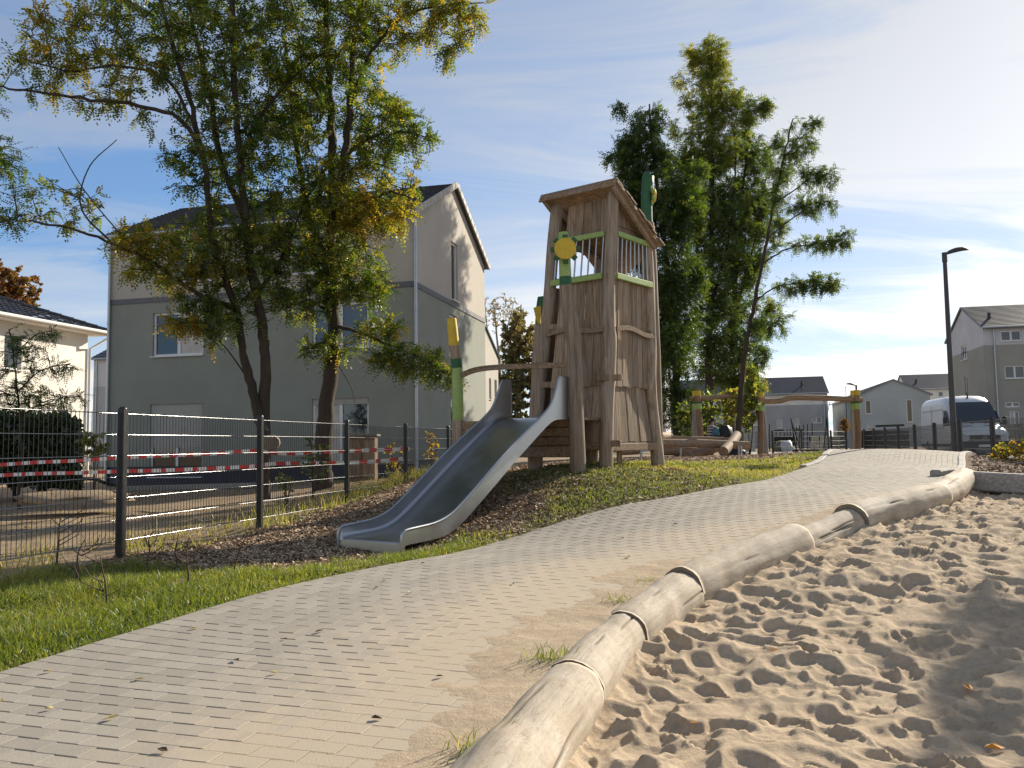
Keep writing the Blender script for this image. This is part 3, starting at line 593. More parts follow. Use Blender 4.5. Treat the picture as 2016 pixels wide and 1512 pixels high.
# post of the slide platform, painted
post('Y', ppts([(905, 905), (903, 870), (902, 828)], 12.35), .155, .165)
MB().tube(spline(ppts([(902, 829), (901, 780), (900, 724)], 12.35), 8), [.083, .084, .084, .083, .082, .081, .08, .079], 14).build('painted_band', LGREEN, tower)
MB().tube(ppts([(900, 725), (898, 707)], 12.35), [.080, .079], 14).build('painted_band', DGREEN, tower)
MB().tube(ppts([(898, 707), (894, 681)], 12.35), [.078, .077], 14).build('bare_band', WOOD, tower)
MB().tube(ppts([(894, 681), (891, 650), (889, 627)], 12.35), [.078, .077, .07], 14).build('painted_band', YELLOW, tower)
hEye = lambda h: h + E
def face_boards(k0, k1, z0, z1, n, inset, name='wall_board', out=0.0, in0=.07, in1=.07, flare=0.0, jag=.012, arch=0.0, mat=None):
    """vertical boards between two posts from height z0 to z1"""
    for i in range(n):
        q = []
        e0 = i / n + .004; e1 = (i + 1) / n - .004; dz = random.uniform(-jag, jag); th = .022 + random.uniform(0, .006); off = random.uniform(-.004, .004)
        for z, fl in ((z0 + dz, flare), (z1, 0)):
            A, B = at_h(k0, z), at_h(k1, z); d = (B - A); L = d.length; d.normalize(); nn = Vector((d.y, -d.x, 0))
            if nn.y > 0: nn = -nn
            A2 = A + d * in0; B2 = B - d * in1
            for e in ((e0, e1) if z < z1 - 1e-6 else (e1, e0)):
                w = A2.lerp(B2, e) + nn * (-inset + out + fl + off); w.z = z + (arch * math.sin(e * 3.1) if z == z1 else 0); q.append(w)
        nn3 = (q[1] - q[0]).cross(q[3] - q[0]).normalized()
        if nn3.y > 0: nn3 = -nn3
        MB().slab(q, -nn3 * th).build(name, mat or WOOD, tower)
def rail(k0, k1, z, wv, wh, mat, name, out=.0, in0=.07, in1=.07, dz0=0, dz1=0, bow=0.0, seg=1):
    A, B = at_h(k0, z), at_h(k1, z); d = (B - A).normalized(); nn = Vector((d.y, -d.x, 0))
    if nn.y > 0: nn = -nn
    A = A + d * in0 + nn * out; B = B - d * in1 + nn * out; A.z += dz0; B.z += dz1
    if not bow: return MB().beam(A, B, wh, wv, bev=.008).build(name, mat, tower)
    mb = MB(); pts = []
    for i in range(9):
        t = i / 8; p_ = A.lerp(B, t); p_.z += bow * math.sin(t * 2 * math.pi - .5); pts.append(p_)
    top = [p_ + Vector((0, 0, wv / 2)) for p_ in pts]; bot = [p_ - Vector((0, 0, wv / 2)) for p_ in pts]
    mb.slab(bot + top[::-1], nn * wh); return mb.build(name, mat, tower)
for (k0, k1, n) in (('L', 'C', 5), ('C', 'R', 7)):
    i1 = .03 if k0 == 'L' else .10
    face_boards(k0, k1, hEye(.02), hEye(.90), n, .05, out=.05, flare=.05, in0=.20 if k0 == 'L' else .04, in1=.05 if k0 == 'L' else .20)
    face_boards(k0, k1, hEye(.80), hEye(2.34), n, .02, out=.05, in0=.21 if k0 == 'L' else .05, in1=.07 if k0 == 'L' else .13)
    face_boards(k0, k1, hEye(2.93), hEye(3.56 if k0 == 'L' else 3.1), n, .05, out=.03, in0=.19 if k0 == 'L' else .05, in1=.06, jag=0)
    rail(k0, k1, hEye(2.33), .085, .05, LGREEN, 'green_rail', out=.075, in0=.06, in1=.02 if k0 == 'C' else .08)
    rail(k0, k1, hEye(2.93), .075, .05, LGREEN, 'green_rail', out=.06, in0=.06, in1=.03 if k0 == 'C' else .08)
    rail(k0, k1, hEye(1.60), .07, .03, WOODX, 'cross_plank', out=.065, in0=.06, in1=.02, bow=.03)
    for i in range(8):
        A, B = at_h(k0, hEye(2.36)), at_h(k1, hEye(2.36)); C_, D_ = at_h(k0, hEye(2.92)), at_h(k1, hEye(2.92)); t = .10 + .8 * i / 7
        d = (B - A).normalized(); nn = Vector((d.y, -d.x, 0)); nn = -nn if nn.y > 0 else nn
        MB().tube([A.lerp(B, t) + nn * .05, C_.lerp(D_, t) + nn * .045], .0125, 8).build('steel_bar', STEEL, tower)
# triangular gable boards under the roof on the right side
for i in range(7):
    A, B = at_h('C', hEye(3.08)), at_h('R', hEye(2.85)); d = (B - A); nn = Vector((d.y, -d.x, 0)).normalized(); nn = -nn if nn.y > 0 else nn
    e0, e1 = i / 7 + .004, (i + 1) / 7 - .004; p0 = A.lerp(B, .05 + .88 * e0) - nn * .0; p1 = A.lerp(B, .05 + .88 * e1)
    t0 = hEye(3.54 - .62 * e0); t1 = hEye(3.54 - .62 * e1); zb = hEye(3.08)
    if t1 < zb + .01: continue
    MB().slab([Vector((p0.x, p0.y, zb)), Vector((p1.x, p1.y, zb)), Vector((p1.x, p1.y, t1)), Vector((p0.x, p0.y, t0))], nn * -.024).build('wall_board', WOOD, tower)
# back walls (seen through the bars)
face_boards('B', 'L', hEye(.05), hEye(2.3), 5, .0, in0=.05, in1=.05); face_boards('B', 'R', hEye(.05), hEye(2.3), 4, .0, in0=.05, in1=.05)
face_boards('B', 'L', hEye(2.9), hEye(3.3), 5, .0, in0=.05, in1=.05)
# wall fixing blocks
for key, z, dx in (('R', 2.28, -.10), ('R', 1.62, -.07), ('L', 2.36, .10), ('L', 1.70, .10), ('C', .90, .09), ('C', .90, -.09), ('R', .02, -.12), ('L', .86, .08), ('C', .0, .1)):
    p_ = at_h(key, hEye(z)); v = Vector((.62, -.78, 0)) if key != 'R' else Vector((-.6, -.8, 0))
    MB().beam(p_ + Vector((dx - .09, -.04, 0)), p_ + Vector((dx + .09, -.09, 0)), .07, .085, bev=.008).build('block', WOOD, tower)
# floor frame low on the tower and short support legs
rail('C', 'R', hEye(-.05), .11, .09, WOODX, 'floor_beam', out=.01); rail('L', 'C', hEye(-.03), .11, .09, WOODX, 'floor_beam', out=.0); rail('B', 'R', hEye(-.05), .11, .09, WOODX, 'floor_beam'); rail('B', 'L', hEye(-.05), .11, .09, WOODX, 'floor_beam')
q = [at_h(k, hEye(.03)) for k in 'CRBL']; MB().slab(q, (0, 0, -.04)).build('floor', WOODX, tower)
for x, y in ((1156, 880), (1219, 880)):
    p_ = P(x, y, 11.9); MB().beam(Vector((p_.x, p_.y, gz(p_.x, p_.y) - .1)), Vector((p_.x, p_.y, hEye(-.05))), .07, .07, (0, 1, 0)).build('support_leg', WOOD, tower)
for z in (-.21, -.29):
    p_ = at_h('C', hEye(z)); MB().tube([p_ + Vector((0, -.07, 0)), p_ + Vector((0, -.092, 0))], .012, 8).build('bolt', ZINC, tower)
# roof: overlapping boards, high edge towards the camera's left
hd = Vector((-.8, .6, 0)); dn = Vector((.6, .8, 0)); apex = P(1215, 352, 11.30); LEN = 1.27; slope = (P(1297, 478, 12.27).z - apex.z) / 1.216
dv = Vector((dn.x, dn.y, slope)); nup = hd.cross(dv).normalized(); nup = nup if nup.z > 0 else -nup
roof = MB(); r0 = apex - hd * .02
roof.slab([r0 - nup * .035, r0 + hd * LEN - nup * .035, r0 + hd * LEN + dv * 1.9 - nup * .035, r0 + dv * 1.22 + dn * 0 - nup * .035], -nup * .02); roof = roof.build('roof', WOODX, tower)
nb = 11
for i in range(nb):
    s0 = 1.26 * i / nb - .02; a0 = apex + dv * s0; a1 = apex + dv * (s0 + .17); jit = random.uniform(-.03, .03)
    A = a0 - hd * (.03 + jit); B = a0 + hd * (LEN + random.uniform(-.02, .04)); 
    lift = nup * .004; low = nup * .022
    MB().slab([A + lift, B + lift, B + dv * .165 + low, A + dv * .165 + low], -nup * .022).build('roof_board', WOODX, roof)
MB().beam(apex - nup * .075 + hd * .0 + dv * -.01, apex - nup * .075 + hd * LEN + dv * -.01, .03, .11, nup, .006).build('fascia_board', WOODX, tower)
MB().beam(apex - nup * .085 + hd * .06, apex - nup * .085 + hd * .06 + dv * 1.21, .06, .08, nup, .008).build('rafter', WOOD, tower)
MB().beam(apex - nup * .085 + hd * (LEN - .07), apex - nup * .085 + hd * (LEN - .07) + dv * 1.1, .06, .08, nup, .008).build('rafter', WOOD, tower)
p_ = at_h('L', hEye(3.42)); MB().beam(p_ + Vector((.05, .0, -.02)), p_ + Vector((.32, .12, -.26)), .08, .09, bev=.01).build('brace', WOOD, tower)
# platform behind the slide
wv_ = Vector((.80, -.60, 0)); av_ = Vector((-.60, -.80, 0))
pa = at_h('F', hEye(.3)) - wv_ * .02; pb = at_h('Y', hEye(.3)) + wv_ * .05
for z in (.285, .165, .045):
    MB().beam(Vector((pa.x, pa.y, hEye(z))), Vector((pb.x, pb.y, hEye(z))), .04, .108, bev=.006).build('platform_board', WOODX, tower)
MB().beam(Vector((pa.x, pa.y, hEye(-.1))) - av_ * .05, Vector((pb.x, pb.y, hEye(-.1))) - av_ * .05, .1, .15, bev=.01).build('platform_beam', WOODX, tower)
for i in range(8):
    o_ = -av_ * (.06 + .125 * i); MB().beam(Vector((pa.x, pa.y, hEye(.335))) + o_, Vector((pb.x, pb.y, hEye(.335))) + o_, .115, .035, bev=.004).build('deck_board', WOODX, tower)
pc = P(1052, 885, 11.9); MB().tube([Vector((pc.x, pc.y, gz(pc.x, pc.y) - .2)), Vector((pc.x, pc.y, hEye(.25)))], .095, 10).build('post', WOOD, tower)
pe = Vector((pb.x, pb.y, 0)) - av_ * 1.0; MB().tube([Vector((pe.x, pe.y, gz(pe.x, pe.y) - .2)), Vector((pe.x, pe.y, hEye(.3)))], .085, 10).build('post', WOOD, tower)
# hand rail between painted post and flower post
hp = [P(908, 738, 12.3), P(930, 729, 12.1), P(960, 724, 11.9), P(1000, 722, 11.65), P(1050, 720, 11.35), P(1120, 718, 11.0)]
hp = spline(hp, 14); mb = MB(); mb.slab([Vector(x) + Vector((0, 0, .036)) for x in hp] + [Vector(x) - Vector((0, 0, .036)) for x in hp[::-1]], (.03, .045, 0)); mb.build('hand_rail', WOODX, tower)
# ================================================================ slide
Rt = Vector((.66, 10.9, 0)); Lt = Rt - wv_ * .92
slide = thing('metal_slide', tuple(Vector((-1.3, 8.9, gz(-1.3, 8.9)))), 'wide stainless steel slide running down the woodchip slope from the tower', 'slide')
rim = [(-.11, .87), (.0, .876), (.085, .872), (.125, .82), (.18, .70), (.31, .50), (.52, .345), (.8, .185), (1.24, -.075), (1.65, -.35), (2.07, -.63), (2.28, -.745), (2.5, -.805), (2.75, -.828), (2.91, -.84), (2.975, -.86), (3.0, -.92), (3.0, -1.05)]
bedp = [(-.11, .355), (.10, .355), (.26, .33), (.42, .255), (.75, .05), (1.15, -.205), (1.6, -.505), (2.0, -.765), (2.2, -.87), (2.4, -.925), (2.65, -.945), (2.9, -.955), (2.965, -.975), (2.985, -1.06)]
rimS = spline([(a_, b_, 0) for a_, b_ in rim], 60)[:, :2]; bedS = spline([(a_, b_, 0) for a_, b_ in bedp], 60)[:, :2]
def sp(o, s, h_): return Vector((o.x + av_.x * s, o.y + av_.y * s, h_ + E))
W_ = .92
def lat(k, s, h_): return sp(Lt, s, h_) + wv_ * (W_ * k)
# flat bed, with separate rounded corners up to the side walls
def strip(prof, zoff):
    vs_ = [lat(k, s_, h_ + zo) for (s_, h_) in bedS for k, zo in zip(prof, zoff)]; nn_ = len(prof)
    return MB().add(vs_, [(i * nn_ + k, i * nn_ + k + 1, (i + 1) * nn_ + k + 1, (i + 1) * nn_ + k) for i in range(59) for k in range(nn_ - 1)], True)
bed_o = strip([.045, .35, .65, .955], [0, 0, 0, 0]).build('slide_bed', STEELD, slide)
for pr, zo in (([.0, .004, .014, .028, .045], [.10, .045, .018, .005, 0]), ([.955, .972, .986, .996, 1.0], [0, .005, .018, .045, .10])): strip(pr, zo).build('bed_corner', STEEL, bed_o)
def bed_h(s_): return float(np.interp(s_, bedS[:, 0], bedS[:, 1]))
for k, sg in ((0.0, -1), (1.0, 1)):
    mb = MB(); top = [lat(k, s_, h_) for s_, h_ in rimS[:57]]; bot = [lat(k, s_, min(bed_h(s_) - .035, h_ - .05)) for s_, h_ in rimS[:57]]
    n_ = len(top)
    for off, in ((.0,), (sg * .022,)):
        mb.add([p_ + wv_ * off for p_ in top] + [p_ + wv_ * off for p_ in bot], [(i, i + 1, n_ + i + 1, n_ + i) if off == 0 else (n_ + i, n_ + i + 1, i + 1, i) for i in range(n_ - 1)], True)
    mb.add([p_ for p_ in bot] + [p_ + wv_ * (sg * .022) for p_ in bot], [(i, i + 1, n_ + i + 1, n_ + i) for i in range(n_ - 1)])
    sidew = mb.build('side_wall', STEEL, slide)
    pts = [lat(k, s_, h_) + wv_ * (sg * .011) for s_, h_ in rimS]
    pts = [lat(k, -.11, .36) + wv_ * (sg * .011)] + pts
    MB().tube(pts, .016, 10).build('rim_tube', STEEL, sidew)
mb = MB(); mb.quad(lat(0, 2.99, -.985), lat(1, 2.99, -.985), lat(1, 3.0, -1.12), lat(0, 3.0, -1.12)); mb.build('end_plate', STEELD, slide)
MB().slab([lat(.02, -.1, .36), lat(.98, -.1, .36), lat(.98, -.34, .36), lat(.02, -.34, .36)], (0, 0, -.02)).build('top_plate', STEEL, slide)
for k in (.25, .75):
    a_ = lat(k, 1.9, -.75); MB().tube([a_, Vector((a_.x, a_.y, gz(a_.x, a_.y) - .15))], .03, 8).build('support_leg', STEEL, slide)
# ================================================================ double rod fence on the left
fence = thing('wire_fence', (-3.7, 8.0, gz(-3.7, 8)), 'black double rod wire fence between the garden and the wood chips', 'fence')
FT = E + .365; FB = FT - 1.22
posts = FENCE[:]; prev = posts[0]; posts = [(posts[0][0] - .6, posts[0][1] - 2.4)] + posts
for (x, y) in posts[1:]:
    zt = FT + .035; zb = gz(x, y) - .25
    MB().beam((x, y, zb), (x, y, zt), .062, .10, (0, 1, 0), .006).tube([(x, y, zt), (x, y, zt + .012), (x, y, zt + .02)], [.04, .036, .02], 8).build('fence_post', BLACKM, fence)
VR = pmat('black fence rod', (.03, .032, .034), .35, metal=.5)
def rods(a, b, zt, zb, step, r, mat, parent, name='rod_panel', wires=7, pitch=.2, wr=.0046, wmat=None, cover=.0):
    a = Vector((a[0], a[1], 0)); b = Vector((b[0], b[1], 0)); d = b - a; L = d.length; d.normalize(); n = int(L / step); mb = MB(); nr = Vector((d.y, -d.x, 0))
    for i in range(1, n):
        p_ = a + d * (i * L / n); t = Vector((p_.x, p_.y, zt)); bo = Vector((p_.x, p_.y, zb)); mb.tube([bo, t], r, 4, cap=False, sm=False)
    pn = mb.build(name, mat, parent); pn['kind'] = 'stuff'
    for i in range(wires):
        z = zt - .012 - pitch * i
        for sgn in (-1, 1):
            if z < zb: continue
            p0 = a + nr * (sgn * .006) + d * .01; p1 = b + nr * (sgn * .006) - d * .01
            MB().tube([(p0.x, p0.y, z), (p1.x, p1.y, z)], wr, 6, cap=False).build('horizontal_wire', wmat or WIRE, pn)
for a_, b_ in zip(posts[:-1], posts[1:]): rods(a_, b_, FT, FB, .05, .0032, VR, fence)
# barrier tape, two strips
def tape_mat():
    mt = bpy.data.materials.new('red and white barrier tape'); mt.use_nodes = True; t = NT(mt.node_tree); b = mt.node_tree.nodes['Principled BSDF']
    at = t.new('ShaderNodeAttribute'); at.attribute_name = 'tint'; f_ = t.math('FRACT', at.outputs['Fac'])
    c = t.ramp(f_, [(0, (.62, .02, .015)), (.5, (.72, .71, .68))], 'CONSTANT'); t.link(c, b.inputs['Base Color']); b.inputs['Roughness'].default_value = .4
    return mt
TAPE = tape_mat()
def tape(pts, label, w=.075, per=.33, ph=0.0):
    c = spline(pts, 150); L_ = np.r_[0, np.cumsum(np.linalg.norm(np.diff(c, axis=0), axis=1))]; nrm = Vector((-.97, .24, 0))
    # vertices on stripe borders too
    s_ = np.unique(np.r_[np.arange(0, L_[-1], per / 2), np.linspace(0, L_[-1], 120)]); cc = np.stack([np.interp(s_, L_, c[:, k]) for k in range(3)], -1)
    tw = .5 * (fbm(s_ * .8 + ph, s_ * 0, 2, 91) - .5); up = np.stack([np.sin(tw) * .97, -np.sin(tw) * .24, np.cos(tw)], -1) * w / 2
    V = np.concatenate([cc + up, cc - up, cc + up + [.0015, 0, 0], cc - up + [.0015, 0, 0]]); n = len(cc); i = np.arange(n - 1)
    F = np.concatenate([np.stack([i, i + 1, n + i + 1, n + i], -1), np.stack([3 * n + i, 3 * n + i + 1, 2 * n + i + 1, 2 * n + i], -1)])
    tint = ((s_[:-1] + s_[1:]) / 2 + ph) / per
    o = link_mesh('barrier_tape', np_mesh(V, F, False, {'tint': ('FACE', np.r_[tint, tint])}), TAPE, None, tuple(cc[0])); tag(o, label, 'tape', 'barrier tape along the fence')
off = Vector((-.06, .015, 0))
def on_fence(px, py):
    """point of the fence plane seen at a pixel, just behind the rods"""
    d = _f * FPX + _r * (px - 1008) - _u * (py - 756); a_ = np.array(FENCE[0]); b_ = np.array(FENCE[-1]); ab = b_ - a_
    M2 = np.array([[d.x, -ab[0]], [d.y, -ab[1]]]); l, t = np.linalg.solve(M2, a_); return Vector((d.x * l, d.y * l, E + d.z * l)) + off
def tz(x): return float(np.interp(x, [-300, 240, 520, 640, 800], [17.0, 15.9, 15.2, 15.9, 15.15]))
tape([P(x, y, tz(x)) for x, y in ((-260, 936), (-60, 920), (60, 911), (150, 907), (238, 901), (320, 897), (420, 893), (500, 888), (560, 893), (620, 891), (681, 888), (740, 886), (806, 884))], 'upper strip of red and white barrier tape strung behind the wire fence', w=.068, per=.335)
tape([P(x, y, tz(x) + .03) for x, y in ((-260, 958), (-60, 940), (60, 933), (150, 931), (238, 928), (320, 926), (420, 922), (500, 918), (540, 913), (620, 912), (690, 911), (740, 908), (790, 903), (797, 893))], 'lower strip of red and white barrier tape strung behind the wire fence', w=.068, per=.335, ph=.21)
# ================================================================ houses
dS = Vector((.232, .973, 0)); dFl = Vector((-.973, .232, 0)); dFr = -dFl
def render_mat(name, col, v=.11): return pmat(name, col, .92, v, .5, .10, 150)
GREENW = render_mat('grey green render', (.27, .285, .25)); BEIGEW = render_mat('warm beige render', (.46, .425, .375)); GREYW = render_mat('grey render', (.40, .40, .41)); WHITEW = render_mat('white render', (.80, .765, .70))
TAUPEW = render_mat('taupe render', (.34, .325, .285)); BLUEW = render_mat('blue grey render', (.36, .40, .43)); PALEW = render_mat('pale lilac render', (.56, .54, .56))
ROOFM = pmat('dark roof tile', (.045, .047, .056), .42, .3, 12, .2, 50, spec=.5); SHUT = pmat('roller shutter slats', (.40, .39, .36), .7, .08, 4); BELT = pmat('dark grey belt', (.13, .135, .15), .7, .1, 8)
VERGE = pmat('pale verge tile', (.42, .40, .37), .7, .25, 6, .2, 40); PLINTH = pmat('dark blue plinth membrane', (.018, .022, .045), .5, .3, 5); DARKIN = pmat('dark interior', (.02, .02, .022), .8); REFLP = pmat('pale curtain', (.55, .52, .48), .9, .15, 3)  # last one: bright window reflection put into a pale colour
def wall_part(house, name, mat, o, du, nrm, u0, u1, z0, z1, holes, rev=.14):
    us = sorted({u0, u1, *[x for h_ in holes for x in (h_[0], h_[2]) if u0 < x < u1]}); zs = sorted({z0, z1, *[x for h_ in holes for x in (h_[1], h_[3]) if z0 < x < z1]})
    mb = MB(); pt = lambda u, z, d=0: o + du * u + Vector((0, 0, z + E)) - nrm * d
    for a, b in zip(us[:-1], us[1:]):
        for c, d in zip(zs[:-1], zs[1:]):
            m_ = ((a + b) / 2, (c + d) / 2)
            if any(h_[0] < m_[0] < h_[2] and h_[1] < m_[1] < h_[3] for h_ in holes): continue
            mb.quad(pt(a, c), pt(b, c), pt(b, d), pt(a, d))
    for h_ in holes:
        a, c, b, d = max(h_[0], u0), max(h_[1], z0), min(h_[2], u1), min(h_[3], z1)
        if a >= b or c >= d: continue
        for (p1, p2) in (((a, c), (b, c)), ((b, c), (b, d)), ((b, d), (a, d)), ((a, d), (a, c))):
            mb.quad(pt(*p1), pt(*p2), pt(*p2, rev), pt(*p1, rev))
    return mb.build(name, mat, house)
def window(house, o, du, nrm, hole, mull=1, shutter=0.0, sill=True, refl=(), glass=None, kind='window'):
    u0, z0, u1, z1 = hole; d = .10; pt = lambda u, z, k=0.0: o + du * u + Vector((0, 0, z + E)) - nrm * (d + k); fw = .07; mb = MB()
    for a, b in (((u0 + fw / 2, z0), (u0 + fw / 2, z1)), ((u1 - fw / 2, z0), (u1 - fw / 2, z1))): mb.beam(pt(*a), pt(*b), .06, fw, du)
    for z in (z0 + fw / 2, z1 - fw / 2): mb.beam(pt(u0 + fw + .002, z), pt(u1 - fw - .002, z), .06, fw)
    for k in range(mull):
        u = u0 + (u1 - u0) * (k + 1) / (mull + 1); mb.beam(pt(u, z0 + fw), pt(u, z1 - fw), .06, .10, du)
    w = mb.build(kind, WHITE, house); n = mull + 1
    for k in range(n):
        a = u0 + (u1 - u0) * k / n + .06; b = u0 + (u1 - u0) * (k + 1) / n - .06
        MB().slab([pt(a, z0 + .05, .012), pt(b, z0 + .05, .012), pt(b, z1 - .05, .012), pt(a, z1 - .05, .012)], nrm * -.01).build('pane', glass or GLASS, w)
        if k in refl: MB().slab([pt(a, z0 + .05, .002), pt(b, z0 + .05, .002), pt(b, z1 - .05, .002), pt(a, z1 - .05, .002)], nrm * -.006).build('reflection_panel', REFLP, w)  # pale panel over the glass stands in for a bright reflection
    if shutter > 0:
        mb = MB(); zz_ = z1; k = 0
        while zz_ > z1 - shutter: mb.beam(pt(u0 + .04, zz_ - .022, -.045), pt(u1 - .04, zz_ - .022, -.045), .012, .042); zz_ -= .045
        mb.build('roller_shutter', SHUT, w)
    if sill: MB().beam(pt(u0 - .04, z0 - .015, -.09), pt(u1 + .04, z0 - .015, -.09), .17, .03).build('sill', WHITE, w)
def tiled_roof(house, a, b, c, d, courses, name='roof', mat=None, step=.03):
    """a,b eave ends, c,d ridge ends; stepped courses of tiles"""
    a, b, c, d = map(Vector, (a, b, c, d)); nrm = (b - a).cross(d - a).normalized(); nrm = nrm if nrm.z > 0 else -nrm; mb = MB()
    for i in range(courses):
        t0, t1 = i / courses, (i + 1) / courses; p0, p1, q1, q0 = a.lerp(d, t0), b.lerp(c, t0), b.lerp(c, t1), a.lerp(d, t1)
        mb.quad(p0 + nrm * step, p1 + nrm * step, q1, q0); mb.quad(p0, p1, p1 + nrm * step, p0 + nrm * step)
    mb.slab([a, b, c, d], -nrm * .10); return mb.build(name, mat or ROOFM, house)
def pipe(house, p, z0, z1, r=.045, name='downpipe', mat=None):
    pp = MB().tube([Vector((p.x, p.y, z0 + E)), Vector((p.x, p.y, z1 + E))], r, 10); 
    for z in np.arange(z0 + 1, z1, 2.0): pp.tube([Vector((p.x, p.y, z + E)), Vector((p.x, p.y, z + .05 + E))], r * 1.25, 10)
    return pp.build(name, mat or ZINC, house)
def house(name, label, cat, o, du, dv, L, D, eave, ridge, g, lowm, upm, split, front=(), side=(), belt=None, courses=16, verge=0, group=None, roofm=None, oh=.25, wk={}):
    o = Vector(o); h_ = thing(name, (o.x, o.y, g + E), label, cat, group); nF = -dv; nSd = -du; o0 = Vector((o.x, o.y, 0))
    fh = [f_[0] for f_ in front]; sh = [s_[0] for s_ in side]
    for nm, mt, z0, z1 in (('lower_wall', lowm, g, split), ('upper_wall', upm, split, eave)):
        if z1 - z0 < .05: continue
        wall_part(h_, nm, mt, o0, du, nF, 0, L, z0, z1, [q for q in fh if q[3] > z0 and q[1] < z1]); wall_part(h_, nm, mt, o0, dv, nSd, 0, D, z0, z1, [q for q in sh if q[3] > z0 and q[1] < z1])
        wall_part(h_, nm, mt, o0 + dv * D, du, dv, 0, L, z0, z1, []); wall_part(h_, nm, mt, o0 + du * L, dv, du, 0, D, z0, z1, [])
    for k in (0, L): q = o0 + du * k; MB().add([q + Vector((0, 0, eave + E)), q + dv * D + Vector((0, 0, eave + E)), q + dv * (D / 2) + Vector((0, 0, ridge + E))], [(0, 1, 2)]).build('gable', upm, h_)
    MB().slab([o0 + du * .3 + dv * .3 + Vector((0, 0, g + E + .1)), o0 + du * (L - .3) + dv * .3 + Vector((0, 0, g + E + .1)), o0 + du * (L - .3) + dv * (D - .3) + Vector((0, 0, g + E + .1)), o0 + du * .3 + dv * (D - .3) + Vector((0, 0, g + E + .1))], (0, 0, .05)).build('floor', DARKIN, h_)
    for q, kw in front: window(h_, o0, du, nF, q, **kw)
    for q, kw in side: window(h_, o0, dv, nSd, q, **kw)
    sl = (ridge - eave) / (D / 2); z = lambda v: Vector((0, 0, v + E)); a0 = o0 - du * oh * .5 - dv * oh; b0 = o0 + du * (L + oh * .5) - dv * oh; c0 = o0 + du * (L + oh * .5) + dv * (D / 2); d0 = o0 - du * oh * .5 + dv * (D / 2)
    r1 = tiled_roof(h_, a0 + z(eave - sl * oh + .06), b0 + z(eave - sl * oh + .06), c0 + z(ridge + .06), d0 + z(ridge + .06), courses, mat=roofm)
    a1 = o0 - du * oh * .5 + dv * (D + oh); b1 = o0 + du * (L + oh * .5) + dv * (D + oh)
    tiled_roof(h_, a1 + z(eave - sl * oh + .06), b1 + z(eave - sl * oh + .06), c0 + z(ridge + .062), d0 + z(ridge + .062), courses, mat=roofm)
    for i in range(verge):
        for sd_, (A, B) in enumerate(((a0 + z(eave - sl * oh + .02), d0 + z(ridge + .02)), (a1 + z(eave - sl * oh + .02), d0 + z(ridge + .02)))):
            p0, p1 = A.lerp(B, i / verge + .002), A.lerp(B, (i + 1) / verge - .004); MB().beam(p0 - du * .03, p1 - du * .03, .05, .20, bev=.008).build('verge_tile', VERGE, r1)
    if belt: 
        zb, zt = belt
        MB().slab([o0 - nF * 0 + nF * .03 - du * .03 + z(zb), o0 + nF * .03 + du * L + z(zb), o0 + nF * .03 + du * L + z(zt), o0 + nF * .03 - du * .03 + z(zt)], -nF * .028).build('belt', BELT, h_)
        MB().slab([o0 + nSd * .03 + z(zb), o0 + nSd * .03 + dv * D + z(zb), o0 + nSd * .03 + dv * D + z(zt), o0 + nSd * .03 + z(zt)], -nSd * .028).build('belt', BELT, h_)
    MB().tube([a0 - dv * .06 + z(eave - sl * oh), b0 - dv * .06 + z(eave - sl * oh)], .06, 8).build('gutter', ZINC, h_)
    return h_, o0
def usolve(o, d, px):
    k = (px - 1008) / FPX; return (k * o[1] - o[0]) / (d[0] - k * d[1])
MO = (-2.79, 24.0)
mh, mo = house('apartment_house', 'large grey green rendered house with roller shutters behind the wire fence', 'house', MO, dFl, dS, 10.25, 7.75, 6.87, 8.78, -1.15, GREENW, BEIGEW, 4.62,
    front=[((6.87, 2.91, 8.65, 4.28), dict(mull=1, refl=(0,))), ((1.42, 2.91, 3.22, 4.28), dict(mull=1)), ((6.87, -.82, 8.7, 1.42), dict(mull=1, shutter=1.33)), ((1.42, -.85, 3.22, 1.44), dict(mull=1, shutter=.16, refl=(1,))), ((6.6, 5.2, 8.0, 6.5), dict(mull=1)), ((2.6, 5.2, 4.0, 6.5), dict(mull=1))],
    side=[((3.56, 4.85, 4.3, 6.82), dict(mull=0)), ((3.3, 2.9, 4.2, 4.33), dict(mull=0)), ((3.4, -.7, 4.2, 1.55), dict(mull=0))], belt=(4.62, 4.78), courses=20, verge=13)
for u_ in (-.07, 10.18): pipe(mh, mo + dFl * (u_ + (.02 if u_ > 0 else -.0)) - dS * .07, -1.0, 6.6)
MB().slab([mo + dFl * .02 - dS * .02 + Vector((0, 0, E - 1.15)), mo + dFl * 10.2 - dS * .02 + Vector((0, 0, E - 1.15)), mo + dFl * 10.2 - dS * .02 + Vector((0, 0, E - .50)), mo + dFl * .02 - dS * .02 + Vector((0, 0, E - .50))], dS * .019).build('plinth', PLINTH, mh)
MB().slab([mo - dFl * .02 - dS * .0 + Vector((0, 0, E - 1.15)), mo - dFl * .02 + dS * 7.7 + Vector((0, 0, E - 1.15)), mo - dFl * .02 + dS * 7.7 + Vector((0, 0, E - .35)), mo - dFl * .02 + Vector((0, 0, E - .38))], dFl * .019).build('plinth', pmat('grey plinth', (.10, .10, .105), .8, .2, 5), mh)
